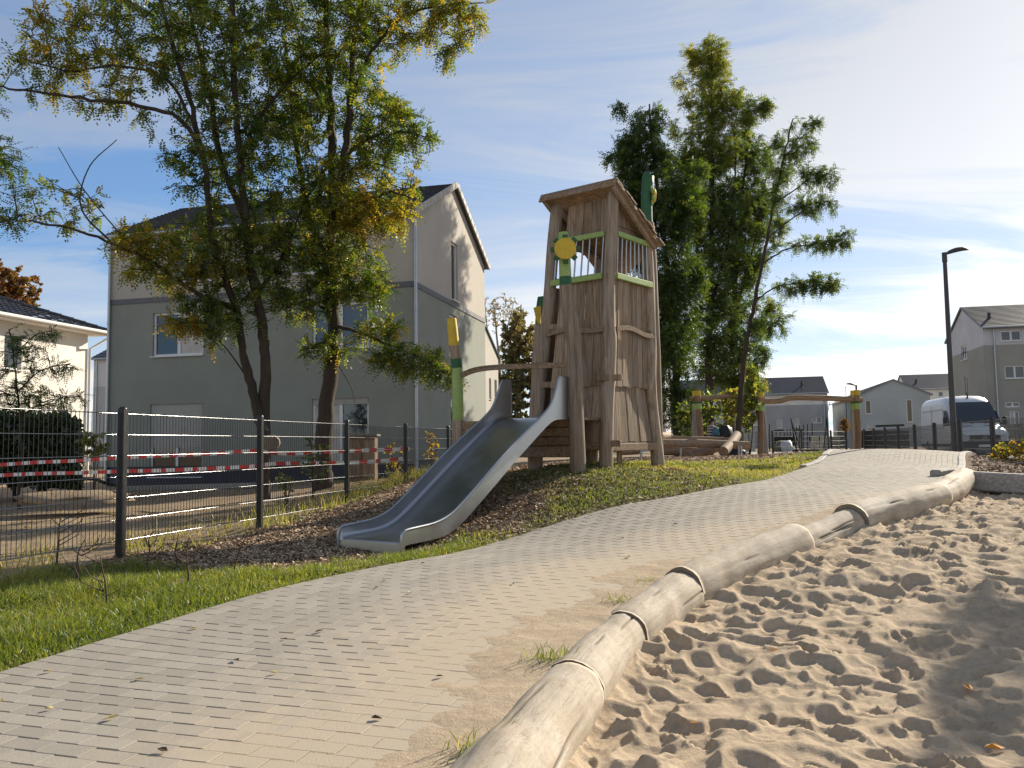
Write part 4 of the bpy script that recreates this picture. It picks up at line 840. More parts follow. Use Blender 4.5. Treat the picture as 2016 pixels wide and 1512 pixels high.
# next houses of the same row
h2, _ = house('row_house', 'sunlit pale gable of a row house just behind the large grey green house', 'house', (-2.87, 57.4), dFl, dS, 9, 7.8, 6.87, 8.8, -1.0, BEIGEW, BEIGEW, 3.0, side=[((5.0, 3.4, 5.6, 5.0), dict(mull=0)), ((6.6, 3.6, 7.3, 5.0), dict(mull=0)), ((5.0, -.4, 5.6, 1.9), dict(mull=0)), ((6.8, -.3, 7.3, 1.7), dict(mull=0))], belt=None, courses=10)
hg, go_ = house('distant_house', 'grey house corner with dark roof between the white house and the green house', 'house', (P(183, 800, 56).x, 56), dFr, dS, 8, 8, 6.25, 8.2, -1.2, GREYW, PALEW, 4.3, front=[((1.1, 4.5, 2.0, 5.7), dict()), ((1.1, .9, 2.0, 2.3), dict())], courses=14)
pipe(hg, go_ + dFr * .28 - dS * .06, -1, 6.0)
# right hand houses
DO = (P(1941, 760, 49).x, 49.0)
ud = lambda px: usolve(DO, dFr, px)
hd_, do_ = house('terrace_house', 'tall two tone terrace house with dark roof at the right edge of the photo', 'house', DO, dFr, dS, 12, 7.7, 6.55, 8.25, -1.0, TAUPEW, PALEW, 5.42,
    front=[((ud(1977), 5.62, ud(2019), 6.24), dict(mull=1)), ((ud(1981), 3.42, ud(2022), 4.18), dict(mull=1)), ((ud(1979), 1.75, ud(2008), 2.08), dict(mull=1, sill=False)), ((ud(1986), -.9, ud(2006), 1.55), dict(mull=1, refl=(0,), sill=False))],
    side=[((3.3, 4.95, 4.6, 5.85), dict(mull=2)), ((3.6, 2.6, 4.2, 3.9), dict(mull=0))], courses=17)
pipe(hd_, do_ + dFr * .55 - dS * .08, -.9, 6.4)
AO = (P(1630, 800, 85).x, 85.0); ua = lambda px: usolve(AO, dFl, px)
ha, ao_ = house('terrace_row', 'long grey terrace with a dark slate roof behind the swing', 'house', AO, dFl, dS, 19, 8, 4.9, 6.75, -1.0, GREYW, WHITEW, 3.65,
    front=[((ua(b), z0, ua(a), z1), dict(mull=m_, refl=bl)) for a, b, z0, z1, m_, bl in ((1527, 1535, 4.05, 4.4, 0, ()), (1562, 1569, 4.1, 4.45, 0, ()), (1594, 1602, 4.1, 4.45, 0, ()), (1603, 1611, 4.1, 4.45, 0, ()), (1484, 1493, 1.6, 2.2, 0, (0,)), (1527, 1538, 1.3, 2.25, 0, (0,)), (1562, 1572, 1.35, 2.3, 0, (0,)), (1596, 1616, 1.75, 2.35, 1, (1,)), (1486, 1494, -.4, .4, 0, ()), (1523, 1540, -.8, .5, 1, (0, 1)), (1567, 1576, -.8, .4, 0, (0,)), (1588, 1596, -.3, .5, 0, ()), (1606, 1616, -.2, .6, 0, ()), (1440, 1450, 1.4, 2.3, 0, ()), (1400, 1412, 1.4, 2.3, 0, (0,)))], courses=18)
for px in (1500, 1583): p_ = ao_ + dFl * ua(px) + dS * 1.6; MB().tube([Vector((p_.x, p_.y, 5.45 + E)), Vector((p_.x, p_.y, 6.15 + E))], .12, 8).build('roof_vent', BLACKM, ha)
pipe(ha, ao_ + dFl * .35 - dS * .08, -.8, 4.8, .07)
BO = (P(1690, 800, 76).x, 76.0); ub = lambda px: usolve(BO, dFr, px)
hb, bo_ = house('gabled_house', 'blue grey gabled house with two tall narrow windows beyond the fence', 'house', BO, dS, dFr, 17, 6.0, 4.0, 5.35, -1.0, BLUEW, BLUEW, 1.0,
    side=[((ub(1703), 2.3, ub(1715), 3.55), dict(mull=0, sill=True)), ((ub(1784), 1.5, ub(1796), 3.55), dict(mull=0)), ((ub(1704), .3, ub(1716), 1.3), dict(mull=0, refl=(0,)))], courses=12, roofm=pmat('grey roof', (.20, .20, .21), .6, .2, 8))
CO = (P(1790, 800, 100).x, 100.0); uc = lambda px: usolve(CO, dFr, px)
hc, co_ = house('rear_house', 'white upper storey house with dark roof between gabled house and terrace', 'house', CO, dFr, dS, 14, 8, 6.0, 7.9, -1.0, TAUPEW, WHITEW, 4.55,
    front=[((uc(a), z0, uc(b), z1), dict(mull=m_)) for a, b, z0, z1, m_ in ((1803, 1823, 4.85, 5.5, 1), (1848, 1858, 4.95, 5.55, 0), (1811, 1822, 2.4, 3.1, 0))], courses=15)
p_ = co_ + dFr * uc(1811) + dS * 1.5; MB().tube([Vector((p_.x, p_.y, 6.6 + E)), Vector((p_.x, p_.y, 7.2 + E))], .12, 8).build('roof_vent', BLACKM, hc)
p_ = do_ + dFr * 1.9 * .4 + dS * 1.3; MB().tube([Vector((p_.x, p_.y, 7.0 + E)), Vector((p_.x, p_.y, 7.5 + E))], .09, 8).build('roof_vent', BLACKM, hd_)
PO = (P(1310, 800, 62).x, 62.0)
hp_, _ = house('pale_house', 'pale grey house half hidden behind the tall trees', 'house', PO, dFl, dS, 6, 8, 5.2, 6.6, -1.0, PALEW, PALEW, 2.0, courses=8)
# white house on the left with a hip roof
fc = Vector((P(170, 800, 35).x, 35, 0)); wo = fc - dS * 10
wh = thing('white_house', (wo.x, wo.y, E - 1.1), 'sunlit white house with a dark tiled hip roof at the left edge', 'house'); WL = 11
wall_part(wh, 'wall', WHITEW, wo, dS, dFr, 0, 10, -1.2, 4.9, [(5.75, 3.1, 6.55, 4.45)]); wall_part(wh, 'wall', WHITEW, wo, dFl, -dS, 0, WL, -1.2, 4.9, []); wall_part(wh, 'wall', WHITEW, wo + dS * 10, dFl, dS, 0, WL, -1.2, 4.9, [])
window(wh, wo, dS, dFr, (5.75, 3.1, 6.55, 4.45), mull=0)
oh = .55; z = lambda v: Vector((0, 0, v + E)); e = [wo - dS * oh - dFl * oh, wo + dS * (10 + oh) - dFl * oh, wo + dS * (10 + oh) + dFl * (WL + oh), wo - dS * oh + dFl * (WL + oh)]
rg0 = wo + dS * 5.3 + dFl * 5.0; rg1 = wo + dS * 4.7 + dFl * 6.2; RZ = 7.2
EAV = pmat('white eave board', (.78, .75, .70), .7); MB().slab([q + z(4.88) for q in e], (0, 0, .16)).build('eave', EAV, wh)
def pan_roof(parent, a, b, c, nc, name='roof'):
    """triangular / trapezoid roof field of wavy pantiles; a,b eave, c apex"""
    a, b, c = Vector(a), Vector(b), Vector(c); nrm = (b - a).cross(c - a).normalized(); nrm = nrm if nrm.z > 0 else -nrm; V_, F_ = [], []; W2 = int((b - a).length / .075)
    for i in range(nc):
        for (t, hh) in ((i / nc, .045), ((i + 1) / nc, .0)):
            l, r_ = a.lerp(c, t), b.lerp(c, t)
            for k in range(W2 + 1):
                x = k / W2; p_ = a.lerp(b, x); p2 = l + (r_ - l) * x; u_ = (p2 - a).dot((b - a).normalized())
                V_.append(p2 + nrm * (hh + .022 * math.sin(u_ / .30 * 2 * math.pi)))
        base = 2 * i * (W2 + 1); F_ += [(base + k, base + k + 1, base + W2 + 2 + k, base + W2 + 1 + k) for k in range(W2)]
    return link_mesh(name, np_mesh(np.array([tuple(v) for v in V_]), np.array(F_), False), ROOFM, parent)
rf = pan_roof(wh, e[0] + z(5.04), e[1] + z(5.04), rg0 + z(RZ), 15); pan_roof(wh, e[1] + z(5.04), e[2] + z(5.04), rg0 + z(RZ), 15); MB().add([e[0] + z(5.04), e[3] + z(5.04), rg0 + z(RZ)], [(0, 1, 2)]).build('roof', ROOFM, wh)
A, B = e[1] + z(5.10), rg0 + z(RZ + .07)
for i in range(17): p0, p1 = A.lerp(B, i / 17), A.lerp(B, (i + 1) / 17 + .008); MB().tube([p0, p0.lerp(p1, .12), p1], [.13, .105, .085], 10).build('ridge_tile', ROOFM, rf)
MB().tube([e[0] - dFl * .07 + z(5.0), e[1] - dFl * .07 + z(5.0)], .075, 10).build('gutter', EAV, wh)
gp = e[1] - dFl * .05 - dS * .1; MB().tube([gp + z(4.95), gp + z(4.75), wo + dS * 10.06 - dFl * .06 + z(4.3), wo + dS * 10.06 - dFl * .06 + z(-1)], .05, 8).build('downpipe', EAV, wh)
sk = lambda t, x: (e[0] + z(5.04)).lerp(e[1] + z(5.04), x).lerp(rg0 + z(RZ), t) + Vector((.05, 0, .09))
MB().slab([sk(.42, .52), sk(.42, .66), sk(.62, .60), sk(.62, .46)], (0, 0, .05)).build('skylight', STEEL, wh)
# ================================================================ van
van = thing('delivery_van', (P(1888, 890, 35).x, 35.0, E - .80), 'white high roof delivery van parked behind the black fence', 'van')
vo = Vector((P(1888, 890, 35).x, 35.0, E - .80)); vx = dFr; vy = dS       # local: across, rearwards
PAINT = pmat('white van paint', (.66, .68, .71), .32, .04, 2, spec=.6); DKPL = pmat('dark bumper plastic', (.022, .023, .026), .6); VG = pmat('van glass', (.01, .013, .016), .05, spec=1.0); LAMPG = pmat('headlamp glass', (.45, .47, .48), .12, spec=.9); TYRE = pmat('tyre rubber', (.015, .015, .015), .85); RIMM = pmat('steel rim', (.3, .3, .31), .4, metal=.7)
VWD, VLEN = 2.0, 6.6
zt_ = lambda s: float(np.interp(s, [0, .04, .18, .5, .95, 1.0, 1.35, 1.75, 2.0, 2.35, 2.8, 6.3, 6.55, 6.6], [.72, .98, 1.14, 1.24, 1.36, 1.40, 1.78, 2.20, 2.42, 2.60, 2.68, 2.68, 2.60, 2.4]))
hw_ = lambda s: float(np.interp(s, [0, .05, .2, .6, 1.2, 6.4, 6.6], [.78, .88, .95, .99, 1.0, .995, .95]))
def VP(s, x, zv): return vo + vx * (x + VWD / 2) + vy * s + Vector((0, 0, zv))
st = np.r_[0, .04, .1, .18, .3, .5, .7, .95, 1.0, 1.15, 1.35, 1.55, 1.75, 2.0, 2.2, 2.35, 2.6, 2.8, 3.5, 4.5, 5.5, 6.3, 6.45, 6.55, 6.6]
def ring(s):
    t = zt_(s); w = hw_(s); r_ = min(.34, (t - .5) * .35); tp = np.clip((t - 1.2) / 1.4, 0, 1) * .13; pts = []
    for zv in (.34, .55, .9, 1.15): pts.append((w * (1 if zv > .5 else .97), min(zv, t - r_)))
    pts.append((w - tp * .5, max(t - r_, min(1.15, t - r_) + .001)))
    for k in range(1, 5): a = k / 5 * math.pi / 2; pts.append((w - tp * .5 - (1 - math.cos(a)) * r_ - tp * .5 * k / 5, t - r_ + math.sin(a) * r_))
    pts.append(((w - tp - r_) * .6, t)); pts.append((0, t + .015)); return pts
mb = MB(); rr_ = [ring(s) for s in st]; nR = len(rr_[0]); full = [[(-x, zv) for x, zv in r_] + [(x, zv) for x, zv in r_[-2::-1]] for r_ in rr_]; nF2 = len(full[0])
mb.add([VP(s, x, zv) for s, r_ in zip(st, full) for x, zv in r_], [(i * nF2 + k, i * nF2 + k + 1, (i + 1) * nF2 + k + 1, (i + 1) * nF2 + k) for i in range(len(st) - 1) for k in range(nF2 - 1)], True)
mb.add([VP(0, x, zv) for x, zv in full[0]], [tuple(range(nF2))]); mb.add([VP(VLEN, x, zv) for x, zv in full[-1]], [tuple(range(nF2))])
mb.build('body', PAINT, van)
def top_patch(s0, s1, x0, x1, off=.012, n=8, m_=6, taper=0.0):
    V_ = []
    for i in range(n + 1):
        s = s0 + (s1 - s0) * i / n; e_ = .02; sl = (zt_(s + e_) - zt_(s - e_)) / (2 * e_); nn = Vector((0, -sl, 1)).normalized()
        for k in range(m_ + 1):
            x = x0 + (x1 - x0) * k / m_; x *= (1 - taper * i / n); V_.append(VP(s, x, zt_(s)) + (vy * nn.y + Vector((0, 0, nn.z))) * (off - .10 * max(0, abs(x) / hw_(s) - .72) ** 1.5))
    return V_, [(i * (m_ + 1) + k, i * (m_ + 1) + k + 1, (i + 1) * (m_ + 1) + k + 1, (i + 1) * (m_ + 1) + k) for i in range(n) for k in range(m_)]
v_, f__ = top_patch(1.03, 1.92, -.90, .90, .035, taper=.10); MB().add(v_, f__, True).build('windscreen', VG, van)
for sx in (-1, 1):
    v_, f__ = top_patch(.72, .80, sx * .22 if sx > 0 else -.72, sx * .72 if sx > 0 else -.22, .012, 1, 2); MB().add(v_, f__).build('bonnet_vent', DKPL, van)
MB().slab([VP(-.03, x, zv) for x, zv in ((-.6, .70), (.6, .70), (.66, .86), (.55, .92), (-.55, .92), (-.66, .86))], vy * .10).build('grille', DKPL, van)
lg = MB(); 
for k in range(3): a = math.pi / 2 + k * 2 * math.pi / 3; lg.beam(VP(-.045, 0, .81), VP(-.045, math.cos(a) * .07, .81 + math.sin(a) * .07), .012, .014, vy)
lg.tube([VP(-.045, math.cos(a) * .075, .81 + math.sin(a) * .075) for a in np.linspace(0, 2 * math.pi, 17)], .008, 5); lg.build('emblem', STEEL, van)
MB().slab([VP(-.06, x, zv) for x, zv in ((-.93, .36), (.93, .36), (.95, .62), (.9, .67), (-.9, .67), (-.95, .62))], vy * .25).build('front_bumper', DKPL, van)
MB().slab([VP(-.068, x, zv) for x, zv in ((-.26, .42), (.26, .42), (.26, .53), (-.26, .53))], vy * .006).build('number_plate', WHITE, van)
for sx in (-1, 1):
    MB().slab([VP(.0, sx * a, b) + vy * c for a, b, c in ((.58, .72, -.015), (.88, .76, .05), (.95, .98, .14), (.90, 1.06, .16), (.70, .93, .0), (.58, .86, -.015))], -vy * .03).build('headlight', LAMPG, van)
    MB().box(VP(1.25, sx * 1.16, 1.52), (.12, .20, .36), None, .03).box(VP(1.25, sx * 1.05, 1.40), (.16, .06, .06)).build('wing_mirror', DKPL, van)
    MB().slab([VP(s, sx * (hw_(s) + .002) - sx * .02 * (zv > 1.6), zv) for s, zv in ((1.25, 1.35), (2.15, 1.35), (2.15, 2.02), (1.78, 2.02), (1.30, 1.52))], vx * sx * .008).build('side_window', VG, van)
    for s in (1.0, 5.2):
        c = VP(s, sx * .90, .34); tw = MB().tube([c - vx * .11, c - vx * .1, c + vx * .1, c + vx * .11], [.29, .335, .335, .29], 22); w = tw.build('wheel', TYRE, van); MB().tube([c + vx * sx * .095, c + vx * sx * .118], [.2, .19], 16).build('rim', RIMM, w)
    MB().beam(VP(.3, sx * 1.0, .5), VP(6.3, sx * 1.005, .5), .03, .12).build('side_trim', DKPL, van)
    MB().beam(VP(2.3, sx * 1.002, 2.08), VP(6.2, sx * 1.002, 2.08), .012, .02).build('panel_seam', RIMM, van); MB().beam(VP(2.28, sx * 1.002, .6), VP(2.28, sx * .985, 2.3), .012, .02, vy).build('panel_seam', RIMM, van); MB().beam(VP(4.3, sx * 1.004, .6), VP(4.3, sx * .985, 2.3), .012, .02, vy).build('panel_seam', RIMM, van); MB().beam(VP(2.3, sx * 1.004, 1.25), VP(6.2, sx * 1.004, 1.25), .012, .02).build('panel_seam', RIMM, van)
MB().tube([VP(2.25, 0.02, 2.55), VP(2.15, 0.02, 2.62), VP(2.4, .02, 2.95)], [.05, .03, .006], 6).build('antenna', DKPL, van)
for a_, b_ in (((.99, -.2, 1.43), (1.12, .45, 1.60)), ((.99, .3, 1.43), (1.10, .85, 1.55))): MB().beam(VP(*a_), VP(*b_), .02, .025).build('wiper', DKPL, van)
# ================================================================ street lamps
LAMPM = pmat('dark grey lamp post', (.055, .055, .058), .5, .1, 5)
def lamp(px, Y, ytop, r0, label, dirx=1.0, arm=.55, ybase=890):
    b_ = P(px, ybase, Y); x, y = b_.x, b_.y; g = gz(x, y); top = P(px, ytop, Y).z
    t = thing('street_lamp', (x, y, g), label, 'street lamp', 'street lamps'); MB().tube([(x, y, g - .2), (x, y, g + .02), (x, y, top - .2)], [r0, r0, r0 * .62], 14).build('pole', LAMPM, t)
    MB().tube([(x, y, top - .24), (x, y, top)], r0 * .8, 12).build('bracket', LAMPM, t)
    mb = MB(); pts = [Vector((x + dirx * (.05 + arm * k), y, top - .02 + .10 * math.sin(k * 2.2))) for k in np.linspace(0, 1, 9)]
    w = [.03, .06, .10, .12, .125, .12, .11, .08, .03]; hh = [.03, .05, .055, .06, .06, .055, .045, .03, .012]; vs_ = []
    for p_, a, b in zip(pts, w, hh):
        for k in range(8): an = 2 * math.pi * k / 8; vs_.append(p_ + Vector((0, math.cos(an) * a, math.sin(an) * b)))
    mb.add(vs_, [(i * 8 + k, i * 8 + (k + 1) % 8, (i + 1) * 8 + (k + 1) % 8, (i + 1) * 8 + k) for i in range(8) for k in range(8)], True); mb.build('lamp_head', LAMPM, t)
lamp(1880, 20.5, 497, .075, 'tall dark grey street lamp in front of the white van')
lamp(1690, 48, 758, .07, 'small distant street lamp showing above the right swing post', -1.0, .55, 860)
# ================================================================ swing
swing = thing('swing_frame', (*pxy(1502, 30), gz(*pxy(1502, 30))), 'wooden swing frame of paired yellow capped posts with a nest swing', 'swing')
SGR = wood('grey swing post', (.20, .185, .17), (.34, .32, .30)); SBR = wood('brown swing post', (.20, .12, .06), (.36, .23, .13))
def sw_post(xt, xb, yt, yb, Y, mat):
    a, b = P(xb, yb, Y), P(xt, yt, Y); a.z = gz(a.x, a.y) - .2
    MB().tube(spline([a, a.lerp(b, .4) + Vector((.02, 0, 0)), a.lerp(b, .74)], 8), .105, 12).build('post', mat, swing); f = lambda t0, t1, m_, r_, nm: MB().tube([a.lerp(b, t0), a.lerp(b, t1)], r_, 12).build(nm, m_, swing)
    f(.74, .82, LGREEN, .106, 'green_band'); f(.82, .845, DGREEN, .106, 'green_band'); f(.845, .93, SBR, .104, 'bare_band'); f(.93, 1.0, YELLOW, .106, 'yellow_cap')
for xa, xb_, yt, yb, Y in ((1374, 1364, 770, 868, 30.2), (1503, 1508, 774, 901, 30.2), (1680, 1677, 769, 890, 30.2)): sw_post(xa - 5 if xa < 1600 else xa, xb_, yt, yb, Y + .12, SGR)
for xa, xb_, yt, yb, Y in ((1373, 1380, 769, 868, 30), (1497, 1496, 773, 901, 30), (1687, 1688, 768, 890, 30)): sw_post(xa, xb_, yt, yb, Y - .12, SBR)
MB().tube(spline([P(1360, 785, 30), P(1400, 783, 30), P(1440, 779, 30), P(1490, 783, 30), P(1504, 783, 30)], 16), .085, 12).build('top_beam', WOODX, swing)
MB().tube(spline([P(1490, 791, 30.02), P(1535, 789, 30.02), P(1560, 783, 30.02), P(1630, 784, 30.02), P(1697, 788, 30.02)], 16), .10, 12).build('top_beam', WOODX, swing)
ROPE = pmat('black rope', (.02, .02, .022), .8); CHAIN = pmat('chain', (.5, .5, .5), .4, metal=.8)
for (a, b, m_, k) in (((1419, 786), (1423, 845), CHAIN, .012), ((1447, 786), (1447, 850), CHAIN, .012)): MB().tube([P(*a, 30), P(*b, 30)], k, 5).build('chain', m_, swing)
MB().beam(P(1421, 846, 30), P(1449, 850, 30), .25, .04).build('swing_seat', ROPE, swing)
nest = P(1600, 888, 30)
for a, b, bb in (((1550, 794), (1557, 823), (1576, 884)), ((1550, 794), (1557, 823), (1568, 886)), ((1633, 792), (1628, 823), (1622, 884)), ((1633, 792), (1628, 823), (1632, 886))):
    MB().tube([P(*a, 30), P(*b, 30)], .012, 5).build('chain', CHAIN, swing); MB().tube([P(*b, 30), P(*bb, 30.2 if bb[0] in (1576, 1622) else 29.6)], .022, 6).build('rope', ROPE, swing)
n_ = 28; rx_ = .62; rng_ = [nest + Vector((math.cos(2 * math.pi * k / n_) * rx_, math.sin(2 * math.pi * k / n_) * rx_ * .9, 0)) for k in range(n_ + 1)]
MB().tube(rng_, .075, 8, cap=False).build('nest_ring', ROPE, swing)
mb = MB()
for k in range(-4, 5): w = math.sqrt(1 - (k / 5) ** 2); mb.tube([nest + Vector((k / 5 * rx_, -w * rx_ * .9, -.01)), nest + Vector((k / 5 * rx_, 0, -.10)), nest + Vector((k / 5 * rx_, w * rx_ * .9, -.01))], .015, 4); mb.tube([nest + Vector((-w * rx_, k / 5 * rx_ * .9, -.01)), nest + Vector((0, k / 5 * rx_ * .9, -.10)), nest + Vector((w * rx_, k / 5 * rx_ * .9, -.01))], .015, 4)
mb.build('net', ROPE, swing)
# ================================================================ balance logs
bl = thing('balance_logs', (*pxy(1390, 25), gz(*pxy(1390, 25))), 'low balancing course of peeled round logs behind the tower', 'balance beam')
for pts, r_ in ((((1296, 872, 24.6), (1380, 873, 25), (1474, 877, 25.2)), .125), (((1300, 862, 26.5), (1370, 865, 26.5), (1438, 867, 26.5)), .10), (((1352, 897, 24.8), (1390, 889, 25.6), (1420, 878, 26.2)), .13), (((1424, 889, 24.4), (1440, 872, 25.4), (1450, 857, 26.2)), .15), (((1296, 888, 25.5), (1340, 888, 25.5), (1372, 889, 25.6)), .14), (((1298, 858, 25.2), (1318, 860, 26.6)), .13), (((1220, 889, 25), (1256, 887, 25.4)), .12), (((1090, 892, 26), (1140, 885, 26.5), (1210, 884, 27)), .12)):
    MB().tube(spline([P(*q) for q in pts], 10), r_, 14, wob=.02).build('log', WOODX, bl)
for px in (1340, 1454, 1262, 1459): p_ = P(px, 880, 25); MB().tube([(p_.x, p_.y, gz(p_.x, p_.y) - .1), (p_.x, p_.y, P(px, 878, 25).z)], .035, 8).build('log_stake', ZINC, bl)
# ================================================================ fence on the right
rf_ = thing('low_wire_fence', (10, 17.5, gz(10, 17.5)), 'low black wire fence in front of the white van', 'fence')
RP = [(P(1955, 870, 17.5).x + .714 * k, 17.5 + 2.62 * k) for k in range(-1, 8)]
for k, (x, y) in enumerate(RP):
    zt = P(1955, 824, 17.5).z - .0 + .004 * k; MB().beam((x, y, gz(x, y) - .3), (x, y, zt), .07, .10, (0, 1, 0), .006).tube([(x, y, zt), (x, y, zt + .02)], [.046, .035], 8).build('fence_post', BLACKM, rf_)
for a, b in zip(RP[:-1], RP[1:]): rods(a, b, P(1955, 826, 17.5).z, P(1955, 826, 17.5).z - .84, .05, .0032, VR, rf_, wires=5)
# boards of the garden screen behind it
scr = thing('garden_screen', (*pxy(1730, 60), gz(*pxy(1730, 60))), 'dark green slatted garden screen below the gabled house', 'garden screen'); GRS = pmat('dark green screen', (.022, .032, .026), .8, .2, 5)
for k in range(12):
    a, b = P(1692 + k * 8.5, 848, 60), P(1692 + k * 8.5, 882, 60); MB().box((a + b) / 2, (.29, .06, (a.z - b.z)), None).build('slat', GRS, scr)
MB().beam(P(1724, 839, 61), P(1780, 837, 61), .1, .15).build('top_rail', GRS, scr)
wf_ = thing('wooden_fence', (*pxy(2000, 44), gz(*pxy(2000, 44))), 'weathered wooden board fence beside the van at the right edge', 'fence'); FW = wood('old fence board', (.17, .16, .12), (.30, .28, .21))
for k in range(16): a, b = P(1983 + k * 3.2, 836 - k * .2, 42), P(1983 + k * 3.2, 885, 42); MB().box((a + b) / 2, (.072, .025, a.z - b.z), None).build('board', FW, wf_)
MB().beam(P(1983, 842, 42.05), P(2035, 842, 42.05), .04, .08).build('rail', FW, wf_)
# things beyond the swing: palisade, pallet of stone, cabinet, rubble, mesh fence
pal = thing('pole_palisade', (*pxy(1550, 52), gz(*pxy(1550, 52))), 'row of thin dark poles rising in height behind the nest swing', 'palisade'); DKP = pmat('dark pole', (.03, .028, .027), .8)
for k, (px, yt) in enumerate(((1515, 835), (1528, 850), (1536, 850), (1544, 849), (1550, 846), (1556, 845), (1562, 842), (1568, 840), (1574, 838), (1582, 836), (1590, 835), (1599, 833))):
    a, b = P(px, yt, 52), P(px, 886, 52); b.z = gz(b.x, b.y) - .1; MB().tube([b, a], .035, 6).build('pole', DKP, pal)
MB().beam(P(1524, 848, 52), P(1543, 847, 52), .06, .08).build('cross_rail', DKP, pal); MB().beam(P(1563, 847, 52), P(1582, 846, 52), .06, .08).build('cross_rail', DKP, pal); MB().beam(P(1524, 868, 52.1), P(1565, 868, 52.1), .06, .5).build('dark_panel', DKP, pal)
ST = pmat('pale stone blocks', (.36, .33, .28), .9, .2, 4, .3, 20)
pst = thing('stone_pallet', (*pxy(1634, 45), gz(*pxy(1634, 45))), 'pale block shaped stack of paving stone behind the mesh fence', 'stone stack')
for r_ in range(4):
    for k in range(4): c = P(1622 + k * 8, 884 - r_ * 7, 45 + .05 * ((k + r_) % 2)); MB().box(c, (.205, .6, .185), None, .012).build('stone', ST, pst)
pst2 = thing('stone_column', (*pxy(1604, 47), gz(*pxy(1604, 47))), 'narrow grey stack of stone slabs behind the right end of the poles', 'stone stack')
for r_ in range(6): c = P(1604, 885 - r_ * 5, 47); MB().box(c, (.32, .4, .13), None, .01).build('slab', ST, pst2)
cab = thing('utility_cabinet', (*pxy(1475, 40), gz(*pxy(1475, 40))), 'pale grey utility cabinet with flat lid right of the tree trunks', 'cabinet'); CABM = pmat('grey cabinet', (.36, .37, .38), .6, .08, 5)
a, b = P(1475, 848, 40), P(1475, 889, 40); MB().box((a + b) / 2, (.44, .4, a.z - b.z), None, .01).build('body', CABM, cab); MB().box(a + Vector((0, 0, .02)), (.5, .46, .05), None, .01).build('lid', CABM, cab)
rb = MB(); rs = random.Random(5)
def blob(mb, c, sx, sy, sz, seed, n=10, m_=6):
    rs = random.Random(seed); vs_ = [c + Vector((0, 0, sz))]
    for i in range(1, m_):
        a = math.pi * .62 * i / (m_ - 1)
        for k in range(n): b = 2 * math.pi * k / n; j = 1 + rs.uniform(-.18, .18); vs_.append(c + Vector((math.sin(a) * math.cos(b) * sx * j, math.sin(a) * math.sin(b) * sy * j, math.cos(a) * sz * j)))
    fs_ = [(0, 1 + k, 1 + (k + 1) % n) for k in range(n)] + [(1 + (i - 1) * n + k, 1 + i * n + k, 1 + i * n + (k + 1) % n, 1 + (i - 1) * n + (k + 1) % n) for i in range(1, m_ - 1) for k in range(n)]
    mb.add(vs_, fs_, True); return mb
o = blob(MB(), P(1550, 883, 46), .38, .4, .42, 2).build('grey_bag', pmat('grey sheet', (.42, .43, .45), .6, .2, 5, .3, 12), None, P(1550, 886, 46)); tag(o, 'bulging pale grey sack on the ground left of the nest swing', 'sack')
o = blob(MB(), P(1537, 884, 46.5), .5, .5, .45, 8).build('rubble_heap', pmat('mossy rubble', (.14, .14, .09), .95, .4, 6, .6, 14), None, P(1537, 888, 46.5)); tag(o, 'small mossy heap of earth beside the pale grey sack', 'heap')
mf = thing('mesh_fence', (*pxy(1560, 33), gz(*pxy(1560, 33))), 'thin black mesh fence between the swing and the terrace houses', 'fence')
mp = [pxy(px, Y) for px, Y in ((1462, 36), (1521, 33.5), (1578, 34.5), (1636, 35.5), (1665, 38))]
for (x, y) in mp: MB().beam((x, y, gz(x, y) - .2), (x, y, E + .42), .06, .06, (0, 1, 0)).build('fence_post', BLACKM, mf)
for a, b in zip(mp[:-1], mp[1:]): rods(a, b, E + .38, E - .62, .10, .004, VR, mf, wires=6, wr=.005, wmat=VR)
# pale pavement beyond the swing
pv = MB(); q = [P(1480, 897, 34), P(1640, 893, 34), P(1650, 888, 48), P(1470, 890, 48)]
for v in q: v.z = gz(v.x, v.y) + .03
pv.add(q, [(0, 1, 2, 3)]); o = pv.build('pavement', KERB); tag(o, 'pale concrete pavement beyond the swing', kind='structure')
rd = MB(); v4 = [Vector((13.2, 23, 0)), Vector((24, 20, 0)), Vector((34, 46, 0)), Vector((19.5, 46, 0))]
for v in v4: v.z = gz(v.x, v.y) + .03
o = rd.add(v4, [(0, 1, 2, 3)]).build('road', pmat('asphalt', (.055, .055, .056), .9, .2, 3, .3, 90)); tag(o, 'dark asphalt road the van is parked on', kind='structure')
# garden clutter behind the left fence
shed = thing('wooden_hutch', (*pxy(716, 20.5), gz(*pxy(716, 20.5))), 'small wooden hutch with pale roof board against the house wall', 'hutch'); hx = Vector((P(716, 900, 20.5).x, 20.5, 0)); g = gz(hx.x, 20.5)
MB().box(hx + Vector((0, 0, g + .55)), (.62, .45, 1.1), None, .01).build('body', WOODX, shed); MB().box(hx + Vector((.0, -.03, g + 1.13)), (.76, .6, .05), Matrix.Rotation(.05, 3, 'Y'), .008).build('roof_board', GREYT, shed)
for dx in (-.16, .16): MB().box(hx + Vector((dx, -.235, g + .55)), (.27, .02, .9), None, .006).build('door', WOOD, shed)
o = blob(MB(), P(108, 950, 21), .42, .3, .42, 4).build('plastic_sack', pmat('blue plastic', (.02, .10, .30), .4, .3, 6, .4, 14), None, P(108, 952, 21)); tag(o, 'crumpled blue plastic sack lying before the dark hedge', 'sack')
o = blob(MB(), P(144, 982, 14.5), 1.0, .7, .14, 6, 16).build('earth_heap', GROUND, None, P(144, 985, 14.5)); tag(o, 'low heap of brown earth behind the left fence panel', 'heap')
bd = MB().beam(P(20, 952, 22), P(70, 957, 20), .16, .03).build('loose_board', WHITE, None, P(20, 952, 22)); tag(bd, 'white loose board lying on the soil near the blue sack', 'board')
